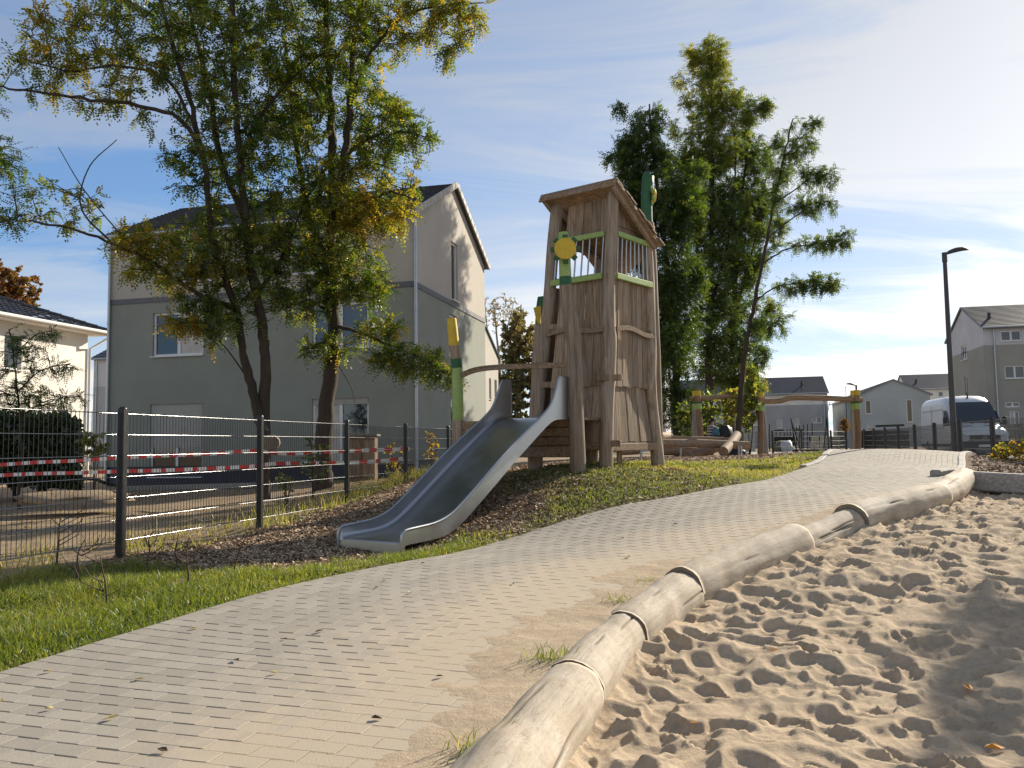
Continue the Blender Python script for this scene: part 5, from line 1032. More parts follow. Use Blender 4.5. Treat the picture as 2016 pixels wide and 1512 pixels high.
slab = MB().beam(P(245, 962, 23.6), P(505, 955, 22.6), .5, .12).build('terrace_edge', KERB, None, P(245, 962, 23.6)); tag(slab, 'pale concrete terrace edge along the foot of the green house', 'terrace edge')
pp = MB().tube(spline([P(120, 950, 21.5), P(150, 944, 21.2), P(185, 943, 21), P(205, 950, 20.6), P(232, 956, 20.4)], 14), .045, 8).build('drain_pipe', DKPL, None, P(120, 950, 21.5)); tag(pp, 'black flexible drain pipe lying on the garden soil', 'pipe')
# ================================================================ trees
def vnorm(a): return a / np.maximum(np.linalg.norm(a, axis=-1, keepdims=True), 1e-9)
def pinnate(base, d, rng, length, pairs, lw, ll, droop=.35):
    """compound leaves: base (n,3), direction (n,3) -> quads of leaflets, rhombus shaped"""
    n = len(base); d = vnorm(d + np.array([0, 0, -droop]) * rng.uniform(.3, 1.6, (n, 1))); L = length * rng.uniform(.65, 1.25, (n, 1))
    up = vnorm(np.stack([rng.normal(0, .35, n), rng.normal(0, .35, n), np.ones(n)], -1)); s = vnorm(np.cross(d, up)); nn = np.cross(s, d)
    Vs = []
    for k in range(pairs + 1):
        t = .18 + .82 * k / pairs
        p = base + d * L * t - np.array([0, 0, 1.0]) * (L * t * t * .25)
        for sg in ((1, -1) if k < pairs else (0,)):
            dr = vnorm(s * sg + d * (.35 if sg else 1.0) + nn * rng.uniform(-.35, .1, (n, 1)) + rng.normal(0, .10, (n, 3))); w = vnorm(np.cross(dr, nn + rng.normal(0, .25, (n, 3)))) * (lw / 2); l_ = ll * rng.uniform(.75, 1.2, (n, 1))
            Vs.append(np.stack([p, p + dr * l_ * .5 + w, p + dr * l_, p + dr * l_ * .5 - w], 1))
    V = np.stack(Vs, 1)                               # n, leaflets, 4, 3
    return V
def simple_leaf(base, d, rng, size):
    n = len(base); dr = vnorm(d + rng.normal(0, .6, (n, 3)) + np.array([0, 0, -.35])); w = vnorm(np.cross(dr, rng.normal(0, 1, (n, 3)))); l_ = size * rng.uniform(.6, 1.3, (n, 1))
    return np.stack([base, base + dr * l_ * .5 + w * l_ * .38, base + dr * l_, base + dr * l_ * .5 - w * l_ * .38], 1)[:, None]
def grow(name, label, stems, blobs, lm, bark, seed, leaf=('pin', .20, 6, .022, .042), per=9, group=None, cat='tree', twig_r=.009, root=None, jit=0.0, mult=1.0):
    """stems: list of (points, r0, r1) world polylines; blobs: (centre, (rx,ry,rz), twigs, tint)"""
    rng = np.random.default_rng(seed); b0 = Vector(stems[0][0][0]) if root is None else Vector(root)
    t = thing(name, tuple(b0), label, cat, group); mb = MB(); nodes = []; nrad = []
    for pts, r0, r1 in stems:
        c = spline(pts, max(8, 5 * len(pts))); n = len(c); q = np.linspace(0, 1, n); c = c + rng.normal(0, .012, c.shape) * (r0 > .03); rad = r0 + (r1 - r0) * q ** .8
        mb.tube([Vector(x) for x in c], list(rad), 9 if r0 > .05 else 6, wob=.05 if r0 > .06 else 0); nodes.append(c[1:]); nrad.append(rad[1:])
    N = np.concatenate(nodes); R = np.concatenate(nrad)
    tg = []; tt_ = []
    for c, r_, k, tint in blobs:
        k = int(k * mult)
        v = vnorm(rng.normal(0, 1, (k, 3))) * (rng.random((k, 1)) ** .42); tg.append(np.array(tuple(c)) + v * np.array(r_)); tt_.append(np.full(k, tint) + rng.normal(0, .09, k))
    T = np.concatenate(tg); tint = np.concatenate(tt_)
    dmin = np.array([np.min(np.linalg.norm(N - x, axis=1)) for x in T]); order = np.argsort(dmin); LB, LD, LT = [], [], []
    N = list(N); NA = np.array(N)
    new = []
    for oi, i in enumerate(order):
        x = T[i]
        dv_ = x - NA; dist = np.linalg.norm(dv_, axis=1) + np.maximum(0, -dv_[:, 2]) * .7; j = int(np.argmin(dist)); a = NA[j]; L = np.linalg.norm(x - a)
        if L < .05: continue
        mid = (a + x) / 2 + rng.normal(0, .10, 3) * L + np.array([0, 0, .10 * L]); m_ = max(4, min(9, int(L / .22) + 3)); q = np.linspace(0, 1, m_)[:, None]
        c = (1 - q) ** 2 * a + 2 * q * (1 - q) * mid + q * q * x; r0 = min(.03, twig_r + .007 * L)
        mb.tube([Vector(p_) for p_ in c], list(np.linspace(r0, .0035, m_)), 4, cap=False)
        new += list(c[1:-1:2])
        if oi % 25 == 24: NA = np.vstack([NA, np.array(new)]); new = []
        k = max(3, int(per * rng.uniform(.6, 1.3) * min(1.6, .5 + L / 1.2))); s_ = rng.uniform(.25, 1.02, k); b = np.stack([np.interp(s_, q[:, 0], c[:, z_]) for z_ in range(3)], -1)
        d = vnorm(vnorm(np.array([x - a])) * .5 + rng.normal(0, .8, (k, 3))); LB.append(b); LD.append(d); LT.append(np.full(k, tint[i]) + rng.normal(0, .10, k))
    LB = np.concatenate(LB); LD = np.concatenate(LD); LT = np.concatenate(LT)
    LB = LB + rng.normal(0, 1, LB.shape) * jit
    V = pinnate(LB, LD, rng, *leaf[1:]) if leaf[0] == 'pin' else simple_leaf(LB, LD, rng, leaf[1])
    nl = V.shape[1]; V = V.reshape(-1, 3); F = np.arange(len(V)).reshape(-1, 4); ft = np.clip(np.repeat(LT, nl) + rng.normal(0, .05, len(F)), 0, 1)
    mb.build('trunk', bark, t); link_mesh('crown', np_mesh(V, F, False, {'tint': ('FACE', ft)}), lm, t)
    return t
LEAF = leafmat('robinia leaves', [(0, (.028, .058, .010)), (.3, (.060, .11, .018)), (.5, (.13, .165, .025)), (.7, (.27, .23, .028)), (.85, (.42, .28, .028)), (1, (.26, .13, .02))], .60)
LEAFR = leafmat('right tree leaves', [(0, (.030, .058, .012)), (.35, (.065, .11, .020)), (.6, (.14, .175, .030)), (.85, (.26, .24, .038)), (1, (.36, .25, .03))], .6)
LEAFO = leafmat('autumn leaves', [(0, (.05, .06, .015)), (.5, (.14, .09, .022)), (1, (.26, .09, .02))], .45)
HEDGE = leafmat('dark hedge needles', [(0, (.018, .030, .010)), (.6, (.036, .058, .016)), (1, (.08, .10, .028))], .3)
def bp(px, py, Y, rx, ry, rz, k, tint): s_ = Y / FPX; return (P(px, py, Y), (rx * s_, rz, ry * s_), k, tint)
def pl(lst): return [P(*q) for q in lst]
TA = 15.5; LF = ('pin', .23, 5, .036, .066, .2)
root = P(520, 985, TA); root.z = gz(root.x, root.y) - .1
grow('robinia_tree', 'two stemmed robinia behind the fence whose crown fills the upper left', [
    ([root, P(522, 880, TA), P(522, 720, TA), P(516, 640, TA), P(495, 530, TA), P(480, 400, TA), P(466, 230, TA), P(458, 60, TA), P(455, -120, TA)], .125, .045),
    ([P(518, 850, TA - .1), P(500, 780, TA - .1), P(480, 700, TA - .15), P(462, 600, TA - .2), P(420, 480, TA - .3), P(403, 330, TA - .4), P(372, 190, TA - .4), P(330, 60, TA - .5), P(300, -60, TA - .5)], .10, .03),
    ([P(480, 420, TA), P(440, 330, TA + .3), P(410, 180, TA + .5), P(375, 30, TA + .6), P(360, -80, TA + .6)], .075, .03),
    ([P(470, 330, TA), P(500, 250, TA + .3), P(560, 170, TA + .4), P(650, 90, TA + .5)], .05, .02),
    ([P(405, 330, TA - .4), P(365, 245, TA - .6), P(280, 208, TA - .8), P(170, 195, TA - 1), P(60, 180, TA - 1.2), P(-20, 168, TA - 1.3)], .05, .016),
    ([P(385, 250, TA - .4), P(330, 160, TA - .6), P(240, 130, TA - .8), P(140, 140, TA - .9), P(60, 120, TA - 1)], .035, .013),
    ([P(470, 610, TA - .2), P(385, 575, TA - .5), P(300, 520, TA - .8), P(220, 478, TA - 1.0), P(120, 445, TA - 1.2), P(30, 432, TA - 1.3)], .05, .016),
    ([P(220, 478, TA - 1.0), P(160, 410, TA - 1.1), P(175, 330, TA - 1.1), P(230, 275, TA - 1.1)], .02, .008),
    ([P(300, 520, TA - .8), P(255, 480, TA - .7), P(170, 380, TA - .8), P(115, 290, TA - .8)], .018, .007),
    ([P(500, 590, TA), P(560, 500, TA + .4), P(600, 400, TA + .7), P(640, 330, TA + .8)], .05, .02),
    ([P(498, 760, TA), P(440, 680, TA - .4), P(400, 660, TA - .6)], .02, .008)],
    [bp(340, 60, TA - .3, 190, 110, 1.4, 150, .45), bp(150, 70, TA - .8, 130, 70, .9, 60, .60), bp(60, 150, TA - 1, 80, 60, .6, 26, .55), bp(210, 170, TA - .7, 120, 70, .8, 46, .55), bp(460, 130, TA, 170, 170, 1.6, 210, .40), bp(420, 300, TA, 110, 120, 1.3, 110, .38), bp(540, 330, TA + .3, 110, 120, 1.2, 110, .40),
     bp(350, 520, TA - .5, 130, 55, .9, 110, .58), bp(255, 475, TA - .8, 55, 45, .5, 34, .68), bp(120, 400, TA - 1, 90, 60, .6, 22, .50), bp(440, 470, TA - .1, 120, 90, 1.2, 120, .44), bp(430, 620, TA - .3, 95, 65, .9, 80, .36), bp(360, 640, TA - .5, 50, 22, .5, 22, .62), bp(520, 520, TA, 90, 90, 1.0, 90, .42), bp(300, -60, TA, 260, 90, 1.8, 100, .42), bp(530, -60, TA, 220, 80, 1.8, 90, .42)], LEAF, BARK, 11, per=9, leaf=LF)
TB = 16.5
root = P(636, 972, TB); root.z = gz(root.x, root.y) - .1
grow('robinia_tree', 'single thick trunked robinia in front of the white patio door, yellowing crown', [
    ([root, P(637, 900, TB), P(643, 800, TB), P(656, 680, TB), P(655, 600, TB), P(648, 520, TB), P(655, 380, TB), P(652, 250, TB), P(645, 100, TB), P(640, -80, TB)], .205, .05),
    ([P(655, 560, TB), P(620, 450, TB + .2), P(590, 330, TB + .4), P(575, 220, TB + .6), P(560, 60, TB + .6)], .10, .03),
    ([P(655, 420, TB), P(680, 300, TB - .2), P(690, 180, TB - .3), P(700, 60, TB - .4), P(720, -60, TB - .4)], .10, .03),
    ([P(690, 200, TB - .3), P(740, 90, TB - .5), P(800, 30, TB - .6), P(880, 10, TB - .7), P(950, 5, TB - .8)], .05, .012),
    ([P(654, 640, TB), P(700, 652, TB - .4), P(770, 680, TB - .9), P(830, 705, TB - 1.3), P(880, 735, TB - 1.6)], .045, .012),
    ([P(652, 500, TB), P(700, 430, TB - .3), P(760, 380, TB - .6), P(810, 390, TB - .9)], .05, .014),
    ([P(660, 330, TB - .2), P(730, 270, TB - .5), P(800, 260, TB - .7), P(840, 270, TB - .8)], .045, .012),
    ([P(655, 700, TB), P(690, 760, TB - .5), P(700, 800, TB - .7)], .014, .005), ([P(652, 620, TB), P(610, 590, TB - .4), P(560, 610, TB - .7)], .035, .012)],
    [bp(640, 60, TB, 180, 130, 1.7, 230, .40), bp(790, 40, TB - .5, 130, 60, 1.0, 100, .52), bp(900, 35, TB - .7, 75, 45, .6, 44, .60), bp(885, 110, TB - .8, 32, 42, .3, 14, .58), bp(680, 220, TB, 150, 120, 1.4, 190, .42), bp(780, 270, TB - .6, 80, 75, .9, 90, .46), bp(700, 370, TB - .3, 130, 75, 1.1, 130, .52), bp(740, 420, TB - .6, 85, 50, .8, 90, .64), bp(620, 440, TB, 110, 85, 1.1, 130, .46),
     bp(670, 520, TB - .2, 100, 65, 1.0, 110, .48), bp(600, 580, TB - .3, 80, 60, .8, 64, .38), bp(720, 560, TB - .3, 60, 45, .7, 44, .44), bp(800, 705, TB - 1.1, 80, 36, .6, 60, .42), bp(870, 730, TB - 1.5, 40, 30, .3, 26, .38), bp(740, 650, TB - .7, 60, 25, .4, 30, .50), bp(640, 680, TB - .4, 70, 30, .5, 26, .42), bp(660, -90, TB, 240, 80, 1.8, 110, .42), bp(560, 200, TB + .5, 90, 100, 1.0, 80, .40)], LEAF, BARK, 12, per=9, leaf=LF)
# stump of a sawn branch on the left trunk
o = MB().tube([P(527, 872, TA - .25), P(535, 872, TA - .55), P(536, 872, TA - .58)], [.13, .15, .12], 12, wob=.05).build('branch_burl', WOOD, None, P(527, 872, TA - .25)); tag(o, 'round brown burl on the left trunk just above the tape', 'burl')
# branch of a tree standing off to the left and the robinia saplings under it
SR = P(-140, 1010, 11.5); SR.z = gz(SR.x, SR.y)
grow('robinia_tree', 'robinia at the left edge of which only a leafy branch reaches in', [([SR, P(-130, 800, 11.5), P(-110, 560, 11.5), P(-60, 380, 11.4), P(0, 290, 11.3)], .10, .03), ([P(-110, 560, 11.5), P(-40, 460, 11.3), P(20, 430, 11.2)], .04, .01)],
     [bp(5, 330, 11.3, 48, 70, .4, 46, .36), bp(-90, 330, 11.5, 90, 130, .8, 80, .36), bp(15, 420, 11.2, 35, 35, .3, 16, .42), bp(-60, 170, 11.4, 60, 80, .6, 40, .42)], LEAF, BARK, 13, per=8)
SR = P(40, 940, 17); SR.z = gz(SR.x, SR.y)
grow('robinia_sapling', 'dark feathery robinia sapling standing before the white house wall', [([SR, P(42, 850, 17), P(30, 740, 17), P(20, 650, 17)], .035, .012), ([P(40, 820, 17), P(90, 790, 16.9), P(160, 780, 16.8)], .018, .007), ([P(36, 770, 17), P(80, 730, 16.9), P(140, 715, 16.8)], .018, .007), ([P(28, 700, 17), P(70, 660, 16.9), P(110, 650, 16.8)], .015, .006)],
     [bp(30, 700, 17, 40, 60, .5, 34, .2), bp(100, 725, 16.9, 48, 16, .35, 24, .2), bp(110, 785, 16.9, 60, 26, .5, 44, .25), bp(90, 660, 16.9, 36, 12, .3, 15, .25), bp(20, 780, 17, 50, 50, .6, 44, .2), bp(70, 690, 16.9, 30, 16, .3, 12, .2)], LEAF, BARK, 14, per=7, leaf=('pin', .22, 7, .022, .045), cat='sapling')
# clipped evergreen hedge in front of the white house
hs = []; rngh = np.random.default_rng(5)
ht = thing('evergreen_hedge', tuple(P(60, 935, 20)), 'dense dark evergreen hedge below the white house', 'hedge')
k = 16000; px = rngh.uniform(-160, 160, k); e_ = np.clip((165 - px) / 60, 0, 1) ** .5; py = 815 + (955 - 815) * rngh.random(k) + (1 - e_) * 30 + 34 * (fbm(px * .03, px * 0, 3, 8) - .5) * rngh.random(k); yy = 20 + rngh.uniform(-.5, .9, k)
B_ = np.array([tuple(P(a, b, c)) for a, b, c in zip(px, py, yy)]); V = simple_leaf(B_, np.tile([0, -.3, .8], (k, 1)), rngh, .13); link_mesh('foliage', np_mesh(V.reshape(-1, 3), np.arange(k * 4).reshape(-1, 4), False, {'tint': ('FACE', rngh.random(k))}), HEDGE, ht)
for px_ in (-90, -30, 30, 90, 140): a = P(px_, 935, 20.2); a.z = gz(a.x, a.y) - .1; MB().tube([a, P(px_, 840, 20.2)], [.05, .02], 6).build('stem', BARK, ht)
SR = P(185, 925, 19); SR.z = gz(SR.x, SR.y)
grow('garden_shrub', 'light green shrub at the left foot of the green house', [([SR, P(185, 890, 19), P(182, 850, 19)], .02, .006), ([SR, P(195, 890, 19), P(200, 862, 19)], .015, .005)], [bp(180, 875, 19, 32, 36, .35, 70, .55)], LEAF, BARK, 15, leaf=('s', .09), per=12, cat='shrub')
# maple in autumn colour far left
SR = P(25, 900, 60); SR.z = gz(SR.x, SR.y)
grow('maple_tree', 'orange brown maple crown above the white house roof', [([SR, P(25, 700, 60), P(24, 590, 60), P(24, 540, 60)], .3, .1)], [bp(25, 565, 60, 52, 50, 2.0, 170, .7), bp(-40, 560, 60, 60, 60, 2, 90, .6), bp(62, 605, 60, 16, 10, .6, 22, .6)], LEAFO, BARK, 16, leaf=('s', .26), per=26)
# birches behind the houses
SR = P(1015, 880, 70); SR.z = gz(SR.x, SR.y)
BIRL = leafmat('birch leaves', [(0, (.08, .09, .03)), (.5, (.18, .15, .06)), (1, (.30, .20, .08))], .45)
grow('birch_tree', 'thick leaved weeping birch between the house gable and the tower', [([SR, P(1018, 780, 70), P(1022, 680, 70), P(1026, 600, 70)], .28, .06)], [bp(1020, 660, 70, 36, 55, 2.2, 150, .55), bp(1015, 760, 70, 52, 80, 2.6, 260, .32), bp(1050, 700, 70, 25, 60, 1.8, 90, .45), bp(1085, 760, 71, 40, 90, 2, 120, .35)], BIRL, BIRCHB, 17, leaf=('s', .34), per=16)
SR = P(985, 880, 74); SR.z = gz(SR.x, SR.y)
grow('birch_tree', 'nearly bare birch with fine twigs rising above the gable of the row house', [([SR, P(985, 760, 74), P(978, 660, 74), P(972, 600, 74)], .2, .05), ([P(980, 700, 74), P(1000, 640, 74), P(1012, 595, 74)], .08, .03), ([P(980, 720, 74), P(960, 650, 74), P(955, 600, 74)], .08, .03)], [bp(990, 610, 74, 34, 36, 1.8, 150, .8), bp(965, 620, 74, 22, 40, 1.5, 60, .8), bp(985, 700, 74, 26, 40, 1.5, 60, .6)], BIRL, BIRCHB, 18, leaf=('s', .16), per=5, twig_r=.022)
# group of tall trees right of the tower
RG = 'tall trees right of the tower'
def tree_r(label, stems, blobs, seed, Y, **kw):
    rb = random.Random(seed)
    if kw.pop('wide', 0):
        sat = [(c + Vector((rb.choice((-1, 1)) * r_[0] * rb.uniform(1.1, 1.5), rb.uniform(-.5, .5), r_[2] * rb.uniform(-.6, 1.0))), (r_[0] * .34, r_[1] * .4, r_[2] * .3), 9, t + .08) for c, r_, k, t in blobs for _ in range(3)]
        blobs = sat + [(c, (r_[0] * 1.15, r_[1] * 1.15, r_[2] * 1.08), k, t) for c, r_, k, t in blobs]
    return grow('tall_tree', label, stems, blobs, LEAFR, BARK, seed, group=RG, **kw)
def base(px, py, Y): a = P(px, py, Y); a.z = gz(a.x, a.y) - .15; return a
Y = 33
tree_r('left tree of the group behind the tower, dark and leafy to the ground', [([base(1335, 880, Y), P(1332, 760, Y), P(1322, 600, Y), P(1300, 420, Y), P(1282, 260, Y), P(1278, 205, Y)], .20, .03), ([P(1325, 650, Y), P(1290, 520, Y), P(1262, 400, Y), P(1240, 300, Y)], .09, .02)],
   [bp(1275, 270, Y, 40, 60, 1.2, 90, .25), bp(1250, 310, Y, 35, 45, .9, 56, .28), bp(1290, 400, Y, 70, 80, 1.8, 190, .22), bp(1235, 395, Y, 25, 22, .6, 24, .3), bp(1300, 540, Y, 62, 90, 2, 190, .22), bp(1310, 680, Y, 50, 90, 2, 170, .25), bp(1330, 800, Y, 36, 50, 1.2, 60, .35), bp(1250, 360, Y, 20, 60, .8, 34, .3), bp(1340, 420, Y, 30, 110, 1.2, 110, .3), bp(1335, 620, Y, 36, 110, 1.2, 110, .32)], 21, Y, leaf=('pin', .28, 4, .050, .10), per=10, jit=.09, mult=1.55, wide=1)
Y = 37.5
tree_r('tallest tree of the group with a pointed yellowish green top', [([base(1395, 880, Y), P(1396, 700, Y), P(1400, 500, Y), P(1402, 300, Y), P(1400, 90, Y)], .24, .025), ([P(1398, 620, Y), P(1370, 480, Y), P(1358, 340, Y), P(1365, 240, Y)], .08, .02), ([P(1400, 600, Y), P(1435, 470, Y), P(1448, 330, Y), P(1440, 220, Y)], .08, .02)],
   [bp(1400, 120, Y, 30, 48, 1.0, 90, .66), bp(1404, 200, Y, 46, 60, 1.3, 140, .60), bp(1400, 290, Y, 62, 60, 1.7, 170, .52), bp(1390, 400, Y, 70, 75, 2.0, 190, .38), bp(1400, 530, Y, 72, 90, 2.1, 200, .35), bp(1400, 660, Y, 65, 80, 2, 160, .34), bp(1360, 330, Y, 36, 60, 1.2, 66, .36)], 22, Y, leaf=('pin', .28, 4, .050, .10), per=10, jit=.09, mult=1.55, wide=1)
Y = 39
tree_r('right tree of the dense group, crown mixed with yellow', [([base(1440, 880, Y), P(1442, 760, Y), P(1446, 600, Y), P(1456, 450, Y), P(1470, 300, Y), P(1478, 220, Y)], .19, .03), ([P(1446, 620, Y), P(1480, 500, Y), P(1500, 400, Y), P(1512, 330, Y)], .07, .02)],
   [bp(1470, 230, Y, 26, 40, .9, 46, .42), bp(1480, 310, Y, 40, 50, 1.2, 90, .38), bp(1455, 400, Y, 60, 60, 1.6, 140, .28), bp(1465, 500, Y, 48, 70, 1.5, 130, .42), bp(1450, 610, Y, 52, 70, 1.6, 140, .45), bp(1440, 710, Y, 55, 70, 1.6, 140, .36), bp(1462, 760, Y, 36, 40, 1.0, 70, .55), bp(1500, 420, Y, 26, 60, .8, 60, .4), bp(1420, 480, Y, 30, 120, 1.0, 90, .3)], 23, Y, leaf=('pin', .28, 4, .050, .10), per=10, jit=.09, mult=1.55, wide=1)
Y = 27
tree_r('slender leaning robinia with airy spreading branches on the right of the group', [([base(1452, 885, Y), P(1458, 780, Y), P(1470, 670, Y), P(1487, 590, Y), P(1505, 500, Y), P(1524, 400, Y), P(1545, 300, Y), P(1560, 235, Y)], .105, .02),
    ([P(1488, 590, Y), P(1530, 565, Y - .2), P(1590, 555, Y - .4), P(1650, 560, Y - .5)], .035, .01), ([P(1500, 520, Y), P(1550, 490, Y + .1), P(1610, 480, Y + .2), P(1672, 470, Y + .3)], .035, .01), ([P(1510, 470, Y), P(1560, 430, Y + .3), P(1610, 400, Y + .4), P(1650, 395, Y + .4)], .03, .01), ([P(1526, 400, Y), P(1570, 370, Y - .2), P(1610, 340, Y - .3), P(1655, 350, Y - .4)], .03, .01), ([P(1545, 310, Y), P(1580, 270, Y), P(1610, 250, Y)], .02, .008), ([P(1478, 640, Y), P(1500, 640, Y), P(1530, 640, Y)], .02, .008)],
   [bp(1585, 560, Y - .4, 70, 20, .7, 62, .36), bp(1630, 555, Y - .4, 34, 20, .5, 26, .40), bp(1610, 480, Y + .2, 68, 16, .6, 54, .4), bp(1655, 470, Y + .3, 26, 20, .4, 18, .42), bp(1600, 405, Y + .3, 60, 22, .6, 52, .36), bp(1610, 350, Y - .3, 55, 24, .6, 50, .34), bp(1560, 290, Y, 50, 44, .8, 66, .36), bp(1590, 245, Y, 30, 14, .4, 20, .40), bp(1530, 370, Y, 30, 60, .6, 50, .36), bp(1520, 635, Y, 45, 30, .6, 44, .3), bp(1500, 700, Y, 20, 30, .4, 24, .36)], 24, Y, leaf=('pin', .25, 6, .032, .064), per=8, mult=1.5)
SR = base(1475, 888, 30)
grow('leafy_undergrowth', 'bright yellow green undergrowth around the foot of the leaning robinia', [([SR, P(1474, 850, 30), P(1466, 790, 30)], .03, .008), ([SR, P(1482, 840, 30), P(1480, 780, 30)], .03, .008), ([base(1430, 886, 30), P(1430, 840, 30), P(1440, 780, 30)], .03, .008)],
   [bp(1472, 800, 30, 22, 50, .7, 100, .66), bp(1440, 800, 30.4, 30, 45, .7, 80, .72), bp(1480, 740, 30, 18, 28, .5, 36, .6), bp(1345, 830, 31, 22, 40, .6, 40, .55), bp(1400, 810, 33, 40, 50, .7, 70, .45)], LEAFR, BARK, 25, leaf=('s', .16), per=12, cat='shrub')
SR = base(1667, 880, 55)
grow('young_tree', 'small orange green young tree right of the stone stack', [([SR, P(1667, 850, 55), P(1665, 760, 55)], .04, .02)], [bp(1662, 838, 55, 10, 16, .4, 90, .6)], LEAFO, BARK, 26, leaf=('s', .12), per=10, cat='tree')
# bush with yellow leaves in the right bed
SR = P(1975, 925, 14.8); SR.z = gz(SR.x, SR.y)
grow('yellow_bush', 'low bush with yellow green leaves at the right edge before the fence', [([SR, P(1970, 900, 14.8), P(1960, 880, 14.8)], .012, .005), ([SR, P(1990, 895, 14.8), P(2005, 870, 14.8)], .012, .005), ([SR, P(2005, 905, 14.8), P(2030, 890, 14.8)], .012, .005)], [bp(1985, 895, 14.8, 36, 26, .3, 60, .75), bp(2015, 885, 14.8, 26, 24, .3, 40, .7), bp(1995, 930, 14.6, 26, 14, .25, 24, .5)], LEAF, BARK, 27, leaf=('s', .07), per=9, cat='bush')
# robinia off to the right whose shadow falls on the sand
SR = Vector((12.0, 13.3, 0)); SR.z = gz(12.0, 13.3)
w_ = lambda x, y, z_, rx, ry, rz, k, t_: (Vector((x, y, z_)), (rx, ry, rz), k, t_)
grow('roadside_tree', 'leafy roadside tree standing beyond the right edge of the sandpit', [([SR, SR + Vector((-.1, 0, 2)), SR + Vector((-.3, 0, 4)), SR + Vector((-.5, -.1, 6.5))], .16, .05)], [w_(12.0, 13.2, 5.6, 1.5, 1.5, 1.3, 240, .4), w_(11.5, 12.9, 4.7, .9, .9, .6, 50, .4), w_(12.7, 13.9, 5.0, 1.2, 1.2, 1.0, 110, .4)], LEAF, BARK, 28, leaf=('s', .16), per=14)
# shrubs and weeds along the left fence
for i, (px, py, Y, rx, ry, k, tint, lab) in enumerate(((615, 905, 14.2, 40, 48, 50, .45, 'green weedy shrub at the foot of the single thick trunk'), (775, 905, 17.5, 26, 40, 46, .80, 'brown dried shrub right of the wooden hutch'), (562, 945, 12.9, 26, 22, 20, .55, 'yellow green sapling leaves between the two trunks'), (850, 880, 19.5, 20, 36, 36, .85, 'tall dry weeds at the corner of the green house'))):
    b_ = P(px, py + ry, Y); b_.z = gz(b_.x, b_.y) - .02
    grow('garden_shrub', lab, [([b_, P(px, py, Y), P(px - 3, py - ry * .7, Y)], .014, .005), ([b_, P(px + rx * .5, py, Y), P(px + rx * .6, py - ry * .5, Y)], .012, .004)], [bp(px, py, Y, rx, ry, .35, k, tint)], LEAF, BARK, 40 + i, leaf=('s', .07), per=8, cat='shrub')
# ================================================================ grass, chips, litter
def ground_h(x, y):
    dp = np.minimum(dist_line(x, y, LEc), dist_line(x, y, REc)); return G(x, y) + (fbm(x * 2.2, y * 2.2, 4, 5) - .5) * .07 * sstep(0, .5, dp)
def blades(pos, hgt, wid, lean, rng, tint, curl=.5):
    n = len(pos); a = rng.uniform(0, 2 * math.pi, n); w = np.stack([np.cos(a), np.sin(a), np.zeros(n)], -1) * (wid[:, None] / 2); b = rng.uniform(0, 2 * math.pi, n)
    d = np.stack([np.cos(b), np.sin(b), np.zeros(n)], -1) * (lean * hgt)[:, None]; up = np.zeros((n, 3)); up[:, 2] = hgt
    m_ = pos + d * .35 + up * .55; t = pos + d + up * (1 - .25 * lean[:, None])
    V = np.stack([pos - w, pos + w, m_ + w * .75, m_ - w * .75, t + w * .12, t - w * .12], 1).reshape(-1, 3)
    q = np.array([[0, 1, 2, 3], [3, 2, 4, 5]]); F = (q[None] + 6 * np.arange(n)[:, None, None]).reshape(-1, 4)
    return V, F, np.repeat(tint, 2)
GRASSM = leafmat('grass blades', [(0, (.07, .11, .015)), (.5, (.16, .205, .03)), (.8, (.28, .28, .055)), (1, (.46, .38, .15))], .5)
rg_ = np.random.default_rng(31)
def scatter(n, x0, x1, y0, y1, which, rng, thr=.15):
    x = rng.uniform(x0, x1, n); y = rng.uniform(y0, y1, n); g, c, b = zones(x, y); w = (g, c)[which]; ok = (rng.random(n) < w) & (w > thr) & ~inpoly(x, y, PATHPOLY); return x[ok], y[ok]
gv = []; gf = []; gt = []; base_n = 0
for n, bx, hm, wm in ((150000, (-5.2, -.3, 3.9, 8.2), .072, .0055), (120000, (-1.6, 6.2, 7.0, 16.5), .042, .006), (26000, (-3.6, 0, 8.2, 18), .07, .006)):
    x, y = scatter(n, *bx, 0, rg_); k = len(x); cl = fbm(x * 2.3, y * 2.3, 3, 55); h_ = hm * (.35 + 1.3 * cl) * rg_.uniform(.5, 1.5, k); dd = dist_line(x, y, LEc); h_ *= .45 + .55 * sstep(.02, .3, dd)
    V, F, t_ = blades(np.stack([x, y, ground_h(x, y) - .005], -1), h_, wm * rg_.uniform(.6, 1.5, k), rg_.uniform(.1, 1.1, k), rg_, np.clip(.55 + (fbm(x * .9, y * .9, 2, 66) - .5) * .8 + rg_.normal(0, .17, k) + .35 * (rg_.random(k) < .07), 0, 1))
    gv.append(V); gf.append(F + base_n); gt.append(t_); base_n += len(V)
o = link_mesh('grass', np_mesh(np.concatenate(gv), np.concatenate(gf), False, {'tint': ('FACE', np.concatenate(gt))}), GRASSM); tag(o, 'short green grass along the path and on the mound', 'grass', kind='stuff')
